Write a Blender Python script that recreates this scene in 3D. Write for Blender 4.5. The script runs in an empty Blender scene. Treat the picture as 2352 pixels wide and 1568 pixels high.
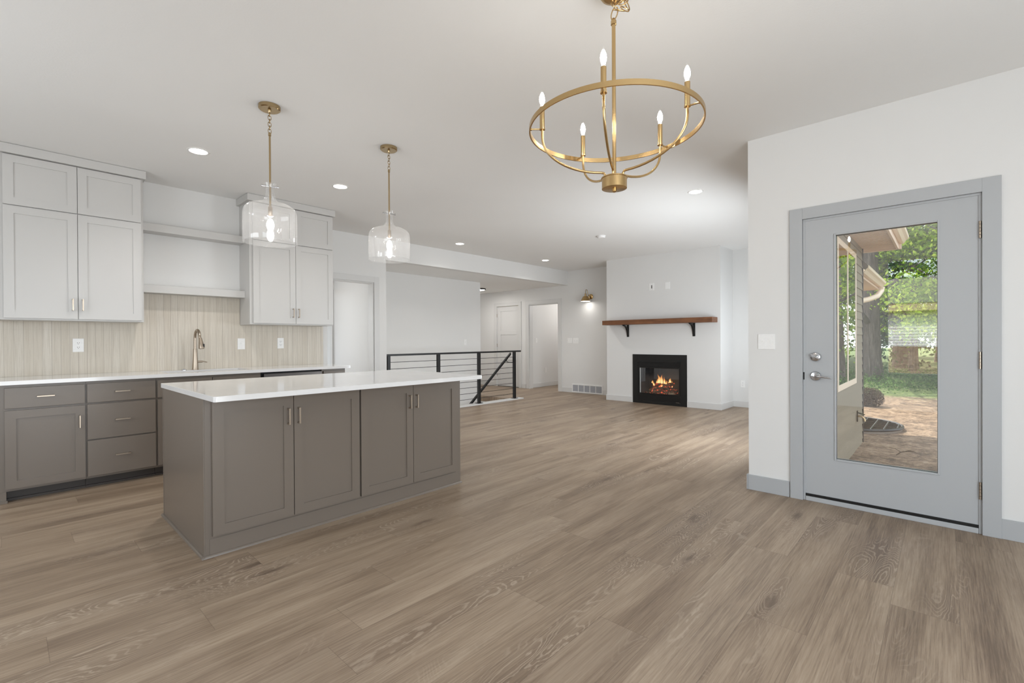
import bpy, bmesh, math, random
import numpy as np
from mathutils import Vector, Matrix, noise

# ------------------------------------------------------------------ camera, world, light
SC = bpy.context.scene
COL = SC.collection
CEIL = 2.775
H = 1.2
F_PX, YAW, PITCH, ROLL, CY = 1077.604, 0.745320, -0.0045533, -0.0055772, 785.818

def make_camera():
    a, p, r = YAW, PITCH, ROLL
    F = Vector((math.cos(a), math.sin(a), 0)); R = Vector((math.sin(a), -math.cos(a), 0)); U = Vector((0, 0, 1))
    F2 = F*math.cos(p) + U*math.sin(p); U2 = U*math.cos(p) - F*math.sin(p)
    R3 = R*math.cos(r) + U2*math.sin(r); U3 = U2*math.cos(r) - R*math.sin(r)
    m = Matrix.Identity(4)
    for i in range(3):
        m[i][0] = R3[i]; m[i][1] = U3[i]; m[i][2] = -F2[i]
    m[0][3], m[1][3], m[2][3] = 0, 0, H
    cd = bpy.data.cameras.new('camera'); cam = bpy.data.objects.new('camera', cd); COL.objects.link(cam)
    cd.sensor_width = 36; cd.sensor_fit = 'HORIZONTAL'
    cd.lens = F_PX/2352*36
    cd.shift_y = (CY-784)/2352
    cd.clip_start = 0.02; cd.clip_end = 500
    cam.matrix_world = m
    SC.camera = cam
make_camera()

W = bpy.data.worlds.new('world'); SC.world = W; W.use_nodes = True
wn = W.node_tree; wn.nodes.clear()
wo = wn.nodes.new('ShaderNodeOutputWorld'); wb = wn.nodes.new('ShaderNodeBackground')
sky = wn.nodes.new('ShaderNodeTexSky'); sky.sky_type = 'NISHITA'; sky.sun_disc = False
sky.sun_elevation = math.radians(48); sky.sun_rotation = math.radians(30); sky.air_density = 1.0; sky.dust_density = 3.0
mixw = wn.nodes.new('ShaderNodeMix'); mixw.data_type = 'RGBA'; mixw.inputs[0].default_value = 0.55
mixw.inputs[7].default_value = (7.0, 7.4, 8.0, 1)
wn.links.new(sky.outputs[0], mixw.inputs[6]); wn.links.new(mixw.outputs[2], wb.inputs[0]); wn.links.new(wb.outputs[0], wo.inputs[0])
wb.inputs[1].default_value = 0.50

def lamp(name, kind, loc, energy, color=(1, 1, 1), rot=None, aim=None, **kw):
    d = bpy.data.lights.new(name, kind); d.energy = energy; d.color = color
    for k, v in kw.items(): setattr(d, k, v)
    o = bpy.data.objects.new(name, d); COL.objects.link(o); o.location = loc
    if aim is not None: o.rotation_euler = Vector(aim).to_track_quat('-Z', 'Y').to_euler()
    if rot: o.rotation_euler = rot
    return o

lamp('sun', 'SUN', (20, 10, 30), 7.5, (1.0, 0.93, 0.82), aim=(-0.55, -0.50, -0.85), angle=math.radians(0.6))
# area lamps added as room fill in place of window daylight
DAY = (0.87, 0.94, 1.0)
lamp('fill_patio', 'AREA', (0.6, -1.93, 1.15), 122, DAY, aim=(0.5, 1, 0.5), shape='RECTANGLE', size=3.3, size_y=2.0)  # fill lamp added at an unseen patio opening
lamp('daylight_living', 'AREA', (7.6, 1.22, 1.2), 21, DAY, aim=(.05, 1, 0.0), shape='RECTANGLE', size=1.6, size_y=1.2, spread=math.radians(160))
lamp('daylight_living_second', 'AREA', (5.5, 1.22, 1.15), 66, DAY, aim=(.05, 1, 0.0), shape='RECTANGLE', size=1.4, size_y=1.2, spread=math.radians(168))
lamp('fill_kitchen_side', 'AREA', (-1.93, 3.2, 1.5), 44, DAY, aim=(1, 0, 0.08), shape='RECTANGLE', size=2.2, size_y=1.6)  # added fill lamp, no opening in the west wall here

SC.view_settings.view_transform = 'Standard'; SC.view_settings.look = 'None'
SC.view_settings.exposure = 0.0; SC.view_settings.gamma = 1.0; SC.view_settings.use_curve_mapping = False
try:
    SC.cycles.use_denoising = True
    SC.cycles.max_bounces = 10; SC.cycles.diffuse_bounces = 5; SC.cycles.adaptive_threshold = 0.02; SC.cycles.transparent_max_bounces = 16
    SC.cycles.sample_clamp_indirect = 6.0
    SC.cycles.caustics_reflective = False; SC.cycles.caustics_refractive = False
except Exception: pass

# ------------------------------------------------------------------ materials
def s2l(c):
    return tuple(((v/255)/12.92 if v/255 <= 0.04045 else (((v/255)+0.055)/1.055)**2.4) for v in c)

class NT:
    def __init__(s, name):
        s.m = bpy.data.materials.new(name); s.m.use_nodes = True; s.t = s.m.node_tree
        s.b = s.t.nodes['Principled BSDF']; s.out = s.t.nodes['Material Output']
    def n(s, typ, inp=None, **kw):
        x = s.t.nodes.new(typ)
        for k, v in kw.items(): setattr(x, k, v)
        for k, v in (inp or {}).items():
            if isinstance(v, bpy.types.NodeSocket): s.t.links.new(v, x.inputs[k])
            else: x.inputs[k].default_value = v
        return x
    def l(s, a, b): s.t.links.new(a, b)
    def set(s, **kw):
        for k, v in kw.items():
            k = k.replace('_', ' ')
            if isinstance(v, bpy.types.NodeSocket): s.l(v, s.b.inputs[k])
            else: s.b.inputs[k].default_value = v
        return s
    def math(s, op, a, b=0.0, c=None):
        i = {0: a, 1: b}
        if c is not None: i[2] = c
        return s.n('ShaderNodeMath', i, operation=op).outputs[0]
    def coord(s, which='Object'): return s.n('ShaderNodeTexCoord').outputs[which]
    def map(s, v, scale=(1, 1, 1), loc=(0, 0, 0)):
        return s.n('ShaderNodeMapping', {'Vector': v, 'Scale': scale, 'Location': loc}).outputs[0]
    def noise(s, v, scale, detail=4, rough=0.5, dist=0.0):
        return s.n('ShaderNodeTexNoise', {'Vector': v, 'Scale': scale, 'Detail': detail, 'Roughness': rough, 'Distortion': dist}).outputs[0]
    def ramp(s, f, stops):
        r = s.n('ShaderNodeValToRGB', {0: f}); e = r.color_ramp.elements
        while len(e) < len(stops): e.new(0.5)
        for q, (p, c) in zip(e, stops): q.position = p; q.color = tuple(c)+(1,) if len(c) == 3 else c
        return r.outputs[0]
    def mix(s, f, a, b, blend='MIX'):
        x = s.n('ShaderNodeMix', data_type='RGBA', blend_type=blend)
        for k, v in ((0, f), (6, a), (7, b)):
            if isinstance(v, bpy.types.NodeSocket): s.l(v, x.inputs[k])
            else: x.inputs[k].default_value = v if k == 0 or len(v) == 4 else tuple(v)+(1,)
        return x.outputs[2]
    def bump(s, hgt, strength=0.2, dist=0.01):
        b = s.n('ShaderNodeBump', {'Height': hgt, 'Strength': strength, 'Distance': dist})
        s.l(b.outputs[0], s.b.inputs['Normal'])

def paint(name, rgb, rough=0.6, bump=0.05, scale=180, var=0.02):
    m = NT(name); v = m.coord(); nz = m.noise(v, scale, 3)
    big = m.noise(v, 1.3, 2)
    c = s2l(rgb); c2 = tuple(x*(1-var*2) for x in c)
    m.set(Base_Color=m.mix(big, c2, c), Roughness=rough); m.bump(nz, bump, 0.002)
    return m.m

def metal(name, rgb, rough=0.28, brushed=True, met=1.0):
    m = NT(name); m.set(Base_Color=s2l(rgb)+(1,), Metallic=met, Roughness=rough)
    if brushed:
        v = m.coord(); nz = m.noise(m.map(v, (220, 220, 9)), 1.0, 3)
        m.set(Roughness=m.n('ShaderNodeMapRange', {0: nz, 3: rough*0.75, 4: rough*1.35}).outputs[0])
    return m.m

def plain(name, rgb, rough=0.5, **kw):
    m = NT(name); v = m.coord(); nz = m.noise(v, 60, 2)
    c = s2l(rgb); m.set(Base_Color=m.mix(nz, tuple(x*0.93 for x in c), tuple(min(1, x*1.04) for x in c)), Roughness=rough, **kw)
    return m.m

def emit(name, rgb, strength):
    m = NT(name); m.set(Base_Color=(0.9, 0.9, 0.9, 1), Roughness=0.5, Emission_Color=tuple(rgb)+(1,), Emission_Strength=strength)
    return m.m

M = {}
M['wall'] = paint('wall_paint', (225, 224, 222), 0.75, 0.12, 120)
M['ceil'] = paint('ceiling_paint', (238, 237, 235), 0.85, 0.25, 90)
M['trim'] = paint('trim_paint_light', (214, 213, 211), 0.4, 0.02)
M['doorgray'] = paint('door_paint_grey', (176, 178, 180), 0.38, 0.02)
M['cabw'] = paint('cabinet_paint_white', (200, 198, 195), 0.35, 0.03, 260)
M['taupe'] = paint('cabinet_paint_taupe', (118, 108, 98), 0.32, 0.05, 260)
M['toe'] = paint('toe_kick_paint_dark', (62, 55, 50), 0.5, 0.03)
M['plastic'] = plain('white_plastic', (238, 237, 235), 0.35)
M['plasticd'] = plain('slot_dark_plastic', (60, 58, 55), 0.5)
M['nickel'] = metal('brushed_nickel', (176, 162, 146), 0.3)
M['chrome'] = metal('satin_chrome', (190, 190, 192), 0.16, False)
M['brass'] = metal('brushed_brass', (198, 168, 120), 0.25, False)
M['brassd'] = metal('aged_brass', (180, 158, 122), 0.24, False)
M['black'] = plain('black_metal', (15, 15, 16), 0.38)
M['blackm'] = plain('black_matte_steel', (13, 12, 11), 0.55)
M['dw'] = metal('dark_stainless', (110, 106, 104), 0.35)
M['bulb'] = emit('bulb_glow', (1.0, 0.93, 0.82), 110)
M['bulb2'] = emit('pendant_bulb_glow', (1.0, 0.95, 0.88), 60)
M['led'] = emit('led_diffuser', (1.0, 0.95, 0.88), 14)
M['sconceglow'] = emit('sconce_glow', (1.0, 0.97, 0.92), 9)
M['foundation'] = plain('foundation_concrete', (150, 145, 138), 0.9)
M['stucco'] = paint('stairwell_paint', (225, 224, 222), 0.8, 0.08, 80)

def quartz():
    m = NT('white_quartz'); v = m.coord()
    nz = m.noise(v, 3.0, 6, 0.6, 1.5); f = m.noise(v, 350, 2)
    c = m.mix(nz, s2l((226, 225, 225)), s2l((234, 233, 232)))
    c = m.mix(m.math('MULTIPLY', f, 0.10), c, s2l((198, 196, 194)))
    m.set(Base_Color=c, Roughness=0.07); m.b.inputs['Specular IOR Level'].default_value = 0.55
    return m.m
M['quartz'] = quartz()

def tile():
    m = NT('vertical_linen_tile'); v = m.coord()
    sx = m.n('ShaderNodeSeparateXYZ', {0: v})
    x, z = sx.outputs[0], sx.outputs[2]
    W_ = 0.0575
    col = m.math('FLOOR', m.math('DIVIDE', x, W_))
    fr = m.math('FRACT', m.math('DIVIDE', x, W_))
    wnz = m.n('ShaderNodeTexWhiteNoise', {'W': col}, noise_dimensions='1D').outputs[0]
    streak = m.noise(m.map(v, (150, 1, 5)), 1.0, 4, 0.65)
    streak2 = m.noise(m.map(v, (45, 1, 1.2), (3, 0, 0)), 1.0, 3, 0.6)
    fine = m.noise(m.map(v, (600, 1, 300)), 1.0, 2)
    f = m.math('ADD', m.math('MULTIPLY', streak, 0.5), m.math('MULTIPLY', streak2, 0.35))
    f = m.math('ADD', f, m.math('MULTIPLY', fine, 0.15))
    c = m.ramp(f, [(0.32, s2l((182, 172, 157))), (0.50, s2l((204, 196, 183))), (0.68, s2l((217, 210, 198)))])
    c = m.mix(m.math('MULTIPLY', wnz, 0.45), c, s2l((190, 179, 162)))
    d = m.math('ABSOLUTE', m.math('SUBTRACT', fr, 0.5))
    seam = m.math('GREATER_THAN', d, 0.475)
    seamv = m.math('MULTIPLY', seam, m.n('ShaderNodeMapRange', {0: m.noise(m.map(v, (9, 1, 0.8)), 1.0, 2), 1: 0.35, 2: 0.65, 3: 0.22, 4: 0.80}).outputs[0])
    c = m.mix(seamv, c, s2l((132, 121, 105)))
    zs = m.math('LESS_THAN', m.math('ABSOLUTE', m.math('SUBTRACT', z, 1.315)), 0.0015)
    c = m.mix(m.math('MULTIPLY', zs, 0.12), c, s2l((150, 138, 120)))
    m.set(Base_Color=c, Roughness=0.42)
    m.bump(m.math('SUBTRACT', f, seam), 0.25, 0.002)
    return m.m
M['tile'] = tile()

def floor_mat():
    m = NT('oak_plank_floor'); v = m.coord()
    sx = m.n('ShaderNodeSeparateXYZ', {0: v}); X, Y = sx.outputs[0], sx.outputs[1]
    PW, PL = 0.2285, 1.52
    yy = m.math('DIVIDE', m.math('SUBTRACT', Y, 0.183), PW)
    row = m.math('FLOOR', yy); fy = m.math('FRACT', yy)
    rr = m.n('ShaderNodeTexWhiteNoise', {'W': m.math('ADD', row, 17.3)}, noise_dimensions='1D').outputs[0]
    xx = m.math('DIVIDE', m.math('ADD', X, m.math('MULTIPLY', rr, 7.0)), PL)
    colx = m.math('FLOOR', xx); fx = m.math('FRACT', xx)
    idv = m.n('ShaderNodeCombineXYZ', {0: row, 1: colx, 2: 0.0}).outputs[0]
    wn_ = m.n('ShaderNodeTexWhiteNoise', {'Vector': idv}, noise_dimensions='3D')
    rnd, rcol = wn_.outputs[0], wn_.outputs[1]
    off = m.n('ShaderNodeVectorMath', {0: rcol, 3: 37.0}, operation='SCALE').outputs[0]
    pv = m.n('ShaderNodeVectorMath', {0: v, 1: off}, operation='ADD').outputs[0]
    # long soft streaks
    s1 = m.noise(m.map(pv, (0.55, 7, 1)), 1.0, 3, 0.5, 0.5)
    s2 = m.noise(m.map(pv, (4.5, 150, 1)), 1.0, 5, 0.68)
    s3 = m.noise(m.map(pv, (14, 420, 1)), 1.0, 2, 0.5)
    # cathedral rings following a warped height field
    fld = m.noise(m.map(pv, (0.75, 4.2, 1)), 1.0, 2, 0.45, 0.9)
    wig = m.noise(m.map(pv, (9, 26, 1)), 1.0, 3, 0.6)
    vo = m.n('ShaderNodeTexVoronoi', {'Vector': m.n('ShaderNodeVectorMath', {0: m.map(pv, (0.62, 2.3, 1)), 1: m.n('ShaderNodeCombineXYZ', {0: m.math('MULTIPLY', wig, 0.10), 1: m.math('MULTIPLY', wig, 0.16), 2: 0.0}).outputs[0]}, operation='ADD').outputs[0], 'Scale': 1.0}, feature='F1', voronoi_dimensions='2D')
    kd = vo.outputs['Distance']
    has = m.math('GREATER_THAN', m.n('ShaderNodeSeparateColor', {0: vo.outputs['Color']}).outputs[0], 0.55)
    near = m.math('MULTIPLY', m.n('ShaderNodeMapRange', {0: kd, 1: 0.05, 2: 0.38, 3: 1.0, 4: 0.0}).outputs[0], has)
    fld = m.math('ADD', fld, m.math('MULTIPLY', m.math('POWER', near, 1.5), 0.22))
    ph = m.math('MULTIPLY', m.math('ADD', fld, m.math('MULTIPLY', wig, 0.045)), 235.0)
    ring = m.math('SINE', ph)
    ring = m.n('ShaderNodeMapRange', {0: ring, 1: 0.35, 2: 1.0, 3: 0.0, 4: 1.0}).outputs[0]
    where = m.n('ShaderNodeMapRange', {0: m.math('ADD', m.noise(m.map(pv, (0.9, 3.2, 1), (5, 3, 1)), 1.0, 2), m.math('MULTIPLY', near, 0.22)), 1: 0.52, 2: 0.68, 3: 0.0, 4: 1.0}).outputs[0]
    ring = m.math('MULTIPLY', ring, where)
    # knots
    kn = m.n('ShaderNodeMapRange', {0: kd, 1: 0.015, 2: 0.075, 3: 1.0, 4: 0.0}).outputs[0]
    kr = m.math('MULTIPLY', kn, has)
    base = m.ramp(m.math('ADD', m.math('MULTIPLY', s1, 0.50), m.math('MULTIPLY', s2, 0.50)),
                  [(0.36, s2l((96, 80, 66))), (0.44, s2l((138, 121, 103))), (0.52, s2l((168, 151, 131))), (0.62, s2l((192, 177, 157)))])
    tint = m.ramp(rnd, [(0.0, s2l((150, 136, 121))), (0.45, s2l((173, 157, 139))), (1.0, s2l((184, 170, 154)))])
    c = m.mix(0.28, base, tint)
    c = m.mix(m.math('MULTIPLY', s3, 0.30), c, s2l((120, 104, 88)))
    c = m.mix(m.math('MULTIPLY', where, 0.30), c, s2l((118, 103, 90)))
    c = m.mix(m.math('MULTIPLY', ring, 0.42), c, s2l((212, 198, 180)))
    c = m.mix(m.math('MULTIPLY', kr, 0.62), c, s2l((86, 72, 62)))
    # seams
    dy = m.math('MINIMUM', fy, m.math('SUBTRACT', 1.0, fy)); dx = m.math('MINIMUM', fx, m.math('SUBTRACT', 1.0, fx))
    sy = m.math('LESS_THAN', dy, 0.0055); sxx = m.math('LESS_THAN', dx, 0.0009)
    seam = m.math('MAXIMUM', sy, sxx)
    c = m.mix(m.math('MULTIPLY', seam, 0.34), c, s2l((84, 72, 62)))
    fig = m.noise(m.map(v, (0.8, 3.6, 1), (2, 9, 0)), 1.0, 3, 0.5, 0.8)
    c = m.mix(m.n('ShaderNodeMapRange', {0: fig, 1: .48, 2: .68, 3: 0.0, 4: .34}).outputs[0], c, s2l((112, 94, 78)))
    c = m.mix(1.0, c, (0.89, 0.842, 0.80), 'MULTIPLY')
    m.set(Base_Color=c, Roughness=m.n('ShaderNodeMapRange', {0: s2, 3: 0.36, 4: 0.52}).outputs[0])
    m.b.inputs['Specular IOR Level'].default_value = 0.32
    m.bump(m.math('SUBTRACT', m.math('ADD', m.math('MULTIPLY', s3, 0.5), m.math('MULTIPLY', ring, 0.3)), m.math('MULTIPLY', seam, 2.0)), 0.18, 0.0012)
    return m.m
M['floor'] = floor_mat()

def wood(name, a, b, c_, rough=0.45, axis='Y'):
    m = NT(name); v = m.coord()
    sc = {'Y': (60, 2.5, 60), 'X': (2.5, 60, 60)}[axis]
    n1 = m.noise(m.map(v, sc), 1.0, 5, 0.6, 0.4); n2 = m.noise(v, 9, 3)
    m.set(Base_Color=m.ramp(m.math('ADD', m.math('MULTIPLY', n1, 0.75), m.math('MULTIPLY', n2, 0.25)), [(0.3, s2l(a)), (0.5, s2l(b)), (0.72, s2l(c_))]), Roughness=rough)
    m.bump(n1, 0.2, 0.002)
    return m.m
M['mantel'] = wood('walnut_stained_wood', (72, 44, 26), (116, 74, 46), (142, 96, 62))
M['raw'] = wood('bare_wood_edge', (130, 95, 65), (165, 125, 90), (185, 150, 112))

def thin_glass(name, tint=(0.97, 0.98, 0.98), fac=0.10, rough=0.0, seeds=0.0, ior=1.5, edge=0.0):
    m = NT(name); t = m.t
    t.nodes.remove(m.b)
    tr = m.n('ShaderNodeBsdfTransparent', {0: tuple(tint)+(1,)}); gl = m.n('ShaderNodeBsdfGlossy', {0: (1, 1, 1, 1), 1: rough})
    fc = m.n('ShaderNodeLayerWeight', {0: 0.5}).outputs[1]
    f = m.math('ADD', m.math('MULTIPLY', m.math('POWER', fc, 5.0), 0.5), fac+((ior-1)/(ior+1))**2)
    if seeds:
        v = m.coord()
        wav = m.noise(m.map(v, (9, 9, 5)), 1.0, 2)
        vo = m.n('ShaderNodeTexVoronoi', {'Vector': v, 'Scale': 180.0}, feature='F1')
        sd = m.math('LESS_THAN', vo.outputs['Distance'], 0.20)
        pick = m.math('GREATER_THAN', m.n('ShaderNodeSeparateColor', {0: vo.outputs['Color']}).outputs[0], 0.62)
        sd = m.math('MULTIPLY', sd, pick)
        bp = m.n('ShaderNodeBump', {'Height': m.math('ADD', wav, m.math('MULTIPLY', sd, 0.6)), 'Strength': 0.10, 'Distance': 0.004})
        m.l(bp.outputs[0], gl.inputs['Normal'])
        f = m.math('ADD', f, m.math('MULTIPLY', sd, seeds))
    f = m.math('MINIMUM', f, 0.92)
    mx = m.n('ShaderNodeMixShader', {0: f, 1: tr.outputs[0], 2: gl.outputs[0]})
    if seeds:   # the trapped air bubbles scatter a little light
        df = m.n('ShaderNodeBsdfTranslucent', {0: (.95, .95, .95, 1)}); d2 = m.n('ShaderNodeBsdfDiffuse', {0: (.95, .95, .95, 1)})
        ds = m.n('ShaderNodeMixShader', {0: .5, 1: df.outputs[0], 2: d2.outputs[0]})
        mx = m.n('ShaderNodeMixShader', {0: m.math('ADD', m.math('MULTIPLY', sd, .45), .06), 1: mx.outputs[0], 2: ds.outputs[0]})
    m.l(mx.outputs[0], m.out.inputs[0])
    return m.m
M['glass'] = thin_glass('door_glass', fac=0.11)
M['wglass'] = thin_glass('house_window_glass', (0.20, 0.22, 0.22), 0.72)
M['clear'] = thin_glass('window_glass', fac=0.03)
M['seeded'] = thin_glass('seeded_glass', (0.985, 0.985, 0.985), 0.015, 0.02, 0.35, 1.45, 0.35)
M['bulbglass'] = thin_glass('bulb_glass', (1, 1, 1), 0.02, 0.0, 0, 1.3)
M['fireglass'] = thin_glass('fireplace_glass', (0.92, 0.92, 0.92), 0.03)

# ------------------------------------------------------------------ mesh helpers
class MB:
    def __init__(s): s.bm = bmesh.new()
    def box(s, x0, x1, y0, y1, z0, z1):
        x0, x1 = sorted((x0, x1)); y0, y1 = sorted((y0, y1)); z0, z1 = sorted((z0, z1))
        v = [s.bm.verts.new(p) for p in ((x0,y0,z0),(x1,y0,z0),(x1,y1,z0),(x0,y1,z0),(x0,y0,z1),(x1,y0,z1),(x1,y1,z1),(x0,y1,z1))]
        for f in ((0,3,2,1),(4,5,6,7),(0,1,5,4),(1,2,6,5),(2,3,7,6),(3,0,4,7)): s.bm.faces.new([v[i] for i in f])
        return s
    def prism(s, poly, d, lo, hi):
        """poly: 2D points in the two axes other than d (in xyz order); extruded along axis d"""
        def P(a, b, t):
            q = [a, b]; q.insert(d, t); return q
        A = [s.bm.verts.new(P(a, b, lo)) for a, b in poly]; B = [s.bm.verts.new(P(a, b, hi)) for a, b in poly]
        n = len(poly)
        s.bm.faces.new(A); s.bm.faces.new(B[::-1])
        for i in range(n): s.bm.faces.new((A[i], A[(i+1) % n], B[(i+1) % n], B[i]))
        return s
    def lathe(s, prof, c=(0, 0, 0), axis=(0, 0, 1), n=32, caps=True):
        ax = Vector(axis).normalized(); q = Vector((0, 0, 1)).rotation_difference(ax); c = Vector(c)
        rings = []
        for r, z in prof:
            rings.append([s.bm.verts.new(c + q @ Vector((r*math.cos(2*math.pi*i/n), r*math.sin(2*math.pi*i/n), z))) for i in range(n)])
        for a, b in zip(rings, rings[1:]):
            for i in range(n): s.bm.faces.new((a[i], a[(i+1) % n], b[(i+1) % n], b[i]))
        if caps:
            s.bm.faces.new(rings[0][::-1]); s.bm.faces.new(rings[-1])
        return s
    def cyl(s, p0, p1, r0, r1=None, n=16, caps=True):
        p0, p1 = Vector(p0), Vector(p1); L = (p1-p0).length
        return s.lathe([(r0, 0), (r0 if r1 is None else r1, L)], p0, p1-p0, n, caps)
    def tube(s, pts, r, n=10, closed=False, caps=True):
        pts = [Vector(p) for p in pts]; N = len(pts)
        rr = r if isinstance(r, (list, tuple)) else [r]*N
        rings = []; up = None
        for i, p in enumerate(pts):
            if closed: t = (pts[(i+1) % N]-pts[i-1]).normalized()
            else: t = (pts[min(i+1, N-1)]-pts[max(i-1, 0)]).normalized()
            if up is None:
                up = Vector((0, 0, 1)) if abs(t.z) < 0.9 else Vector((1, 0, 0))
            a = (up - t*up.dot(t)).normalized(); up = a; b = t.cross(a)
            rings.append([s.bm.verts.new(p + (a*math.cos(2*math.pi*k/n)+b*math.sin(2*math.pi*k/n))*rr[i]) for k in range(n)])
        m = N if closed else N-1
        for i in range(m):
            A, B = rings[i], rings[(i+1) % N]
            for k in range(n): s.bm.faces.new((A[k], A[(k+1) % n], B[(k+1) % n], B[k]))
        if caps and not closed:
            s.bm.faces.new(rings[0][::-1]); s.bm.faces.new(rings[-1])
        return s
    def frame(s, axis, pos0, pos1, a0, a1, z0, z1, w, wb=None):
        """rectangular frame in plane perpendicular to axis ('x' or 'y') from 4 boxes"""
        wb = w if wb is None else wb
        def bx(a, b, c, d):
            if axis == 'x': s.box(pos0, pos1, a, b, c, d)
            else: s.box(a, b, pos0, pos1, c, d)
        bx(a0, a0+w, z0, z1); bx(a1-w, a1, z0, z1); bx(a0+w, a1-w, z1-w, z1); bx(a0+w, a1-w, z0, z0+wb)
        return s
    def build(s, name, mat, parent=None, smooth=False, bevel=0, seg=2):
        bmesh.ops.recalc_face_normals(s.bm, faces=s.bm.faces)
        org = Vector(parent['_org']) if parent is not None and '_org' in parent else Vector((0, 0, 0))
        if org.length: bmesh.ops.translate(s.bm, vec=-org, verts=s.bm.verts)
        me = bpy.data.meshes.new(name); s.bm.to_mesh(me); s.bm.free()
        o = bpy.data.objects.new(name, me); COL.objects.link(o)
        for mt in (mat if isinstance(mat, (list, tuple)) else [mat]): me.materials.append(mt)
        if smooth:
            for p in me.polygons: p.use_smooth = True
            md = o.modifiers.new('edges', 'EDGE_SPLIT'); md.split_angle = math.radians(38)
        if bevel:
            md = o.modifiers.new('bevel', 'BEVEL'); md.width = bevel; md.segments = seg; md.limit_method = 'ANGLE'; md.angle_limit = math.radians(40)
        if parent is not None:
            o.parent = parent
            if '_org' in parent: o['_org'] = parent['_org']
        return o

def thing(name, label, cat, loc, group=None):
    o = bpy.data.objects.new(name, None); COL.objects.link(o); o.location = loc; o['_org'] = tuple(loc)
    o.empty_display_size = 0.05
    o['label'] = label; o['category'] = cat
    if group: o['group'] = group
    return o
def tag(o, label, cat, group=None, kind=None):
    o['label'] = label; o['category'] = cat
    if group: o['group'] = group
    if kind: o['kind'] = kind
    return o
def struct(o, label=None):
    o['kind'] = 'structure'
    if label: o['label'] = label
    return o

# ------------------------------------------------------------------ room shell
X0, XD, XE = -2.0, 4.04, 8.80       # west wall, door wall, east (fireplace side) wall faces
Y0, YS, YK, YW, YB = -2.0, 1.155, 5.77, 6.37, 7.43
LOW = 2.457
b = MB()
b.box(X0, 4.20, Y0, 6.50, -0.12, 0); b.box(4.20, 8.92, 1.0, 6.50, -0.12, 0); b.box(X0, 4.03, 6.50, 8.0, -0.12, 0); b.box(7.04, 11.6, 6.50, 9.8, -0.12, 0)
struct(b.build('floor', M['floor']), 'wide greyish oak plank floor')
b = MB(); b.box(X0-.2, 4.24, Y0-.2, YS, CEIL, CEIL+.1); b.box(X0-.2, 8.9, YS, YW, CEIL, CEIL+.1)
struct(b.build('ceiling', M['ceil']), 'flat white ceiling')
b = MB(); b.box(4.0, 11.6, YW+.119, 9.8, LOW, LOW+.1)
struct(b.build('ceiling_stairs', M['ceil']))
b = MB(); b.box(X0-.1, 4.029, YW+.15, 8.0, LOW, LOW+.1)
struct(b.build('ceiling_back_room', M['ceil']))
# walls
b = MB(); b.box(X0-.15, X0, Y0, -1.2, 0, CEIL); b.box(X0-.15, X0, .76, 8, 0, CEIL); b.box(X0-.15, X0, -1.2, .76, 0, .56); b.box(X0-.15, X0, -1.2, .76, 2.55, CEIL)
struct(b.build('wall_west', M['wall']))
b = MB(); b.box(X0-.15, -1.2, Y0-.15, Y0, -.4, CEIL); b.box(2.3, 4.24, Y0-.15, Y0, -.4, CEIL); b.box(-1.2, 2.3, Y0-.15, Y0, 2.12, CEIL)
struct(b.build('wall_south', M['wall']))
b = MB(); b.box(XD, 4.20, Y0, -.177, 0, CEIL); b.box(XD, 4.20, .789, YS, 0, CEIL); b.box(XD, 4.20, -.177, .789, 2.092, CEIL)
struct(b.build('wall_door', M['wall']), 'white wall around the glazed exterior door')
b = MB()
for a0, a1 in ((4.20, 4.8), (6.3, 6.86), (8.48, 9.24)): b.box(a0, a1, .99, YS, -.5, CEIL)
b.box(4.8, 6.3, .99, YS, 2.43, CEIL); b.box(4.8, 6.3, .99, YS, -.5, .55); b.box(6.86, 8.48, .99, YS, 2.43, CEIL); b.box(6.86, 8.48, .99, YS, -.5, .55)
struct(b.build('wall_living_south', M['wall']))
b = MB()
b.box(XE, 8.92, YS, 6.645, 0, CEIL); b.box(XE, 8.92, 7.54, 7.883, 0, CEIL); b.box(XE, 8.92, 8.666, 9.8, 0, CEIL)
b.box(XE, 8.92, 6.645, 7.54, 2.068, CEIL); b.box(XE, 8.92, 7.883, 8.666, 2.078, CEIL)
struct(b.build('wall_east', M['wall']), 'white wall with the sconce, doorway and panelled door')
b = MB(); b.box(8.18, XE, 2.775, 4.968, 0, CEIL)
# firebox opening cut: rebuild the chimney breast as pieces around it
b.bm.free(); b = MB()
b.box(8.18, XE, 2.775, 3.47, 0, CEIL); b.box(8.18, XE, 4.24, 4.968, 0, CEIL); b.box(8.18, XE, 3.47, 4.24, .70, CEIL); b.box(8.18, XE, 3.47, 4.24, 0, .16)
struct(b.build('wall_chimney_breast', M['wall']), 'white chimney breast projecting into the room')
b = MB(); b.box(X0, 2.79, YK, 6.50, 0, CEIL)
struct(b.build('wall_kitchen', M['wall']))
b = MB(); b.box(2.79, 2.95, YW, 6.50, 0, CEIL); b.box(3.812, 4.03, YW, 6.50, 0, CEIL); b.box(2.95, 3.812, YW, 6.50, 2.084, CEIL)
struct(b.build('wall_kitchen_doorway', M['wall']))
b = MB(); b.box(4.03, 8.80, YW, YW+.12, LOW, CEIL)
struct(b.build('wall_soffit', M['wall']), 'dropped white soffit over the stairs')
b = MB(); b.box(3.90, 4.03, 6.50, 8.0, -.01, LOW)
struct(b.build('wall_back_room_side', M['wall']))
b = MB(); b.box(X0, 2.92, 7.80, 7.93, 0, LOW); b.box(2.92, 3.9, 7.80, 7.93, 2.09, LOW)
struct(b.build('wall_back_room', M['wall']))
b = MB(); b.box(3.91, 7.04, YB, 9.8, -2.6, LOW); b.box(3.91, 4.03, 6.5, YB, -2.6, -.011); b.box(4.03, 7.04, 6.345, 6.50, -2.6, -.12)
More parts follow.
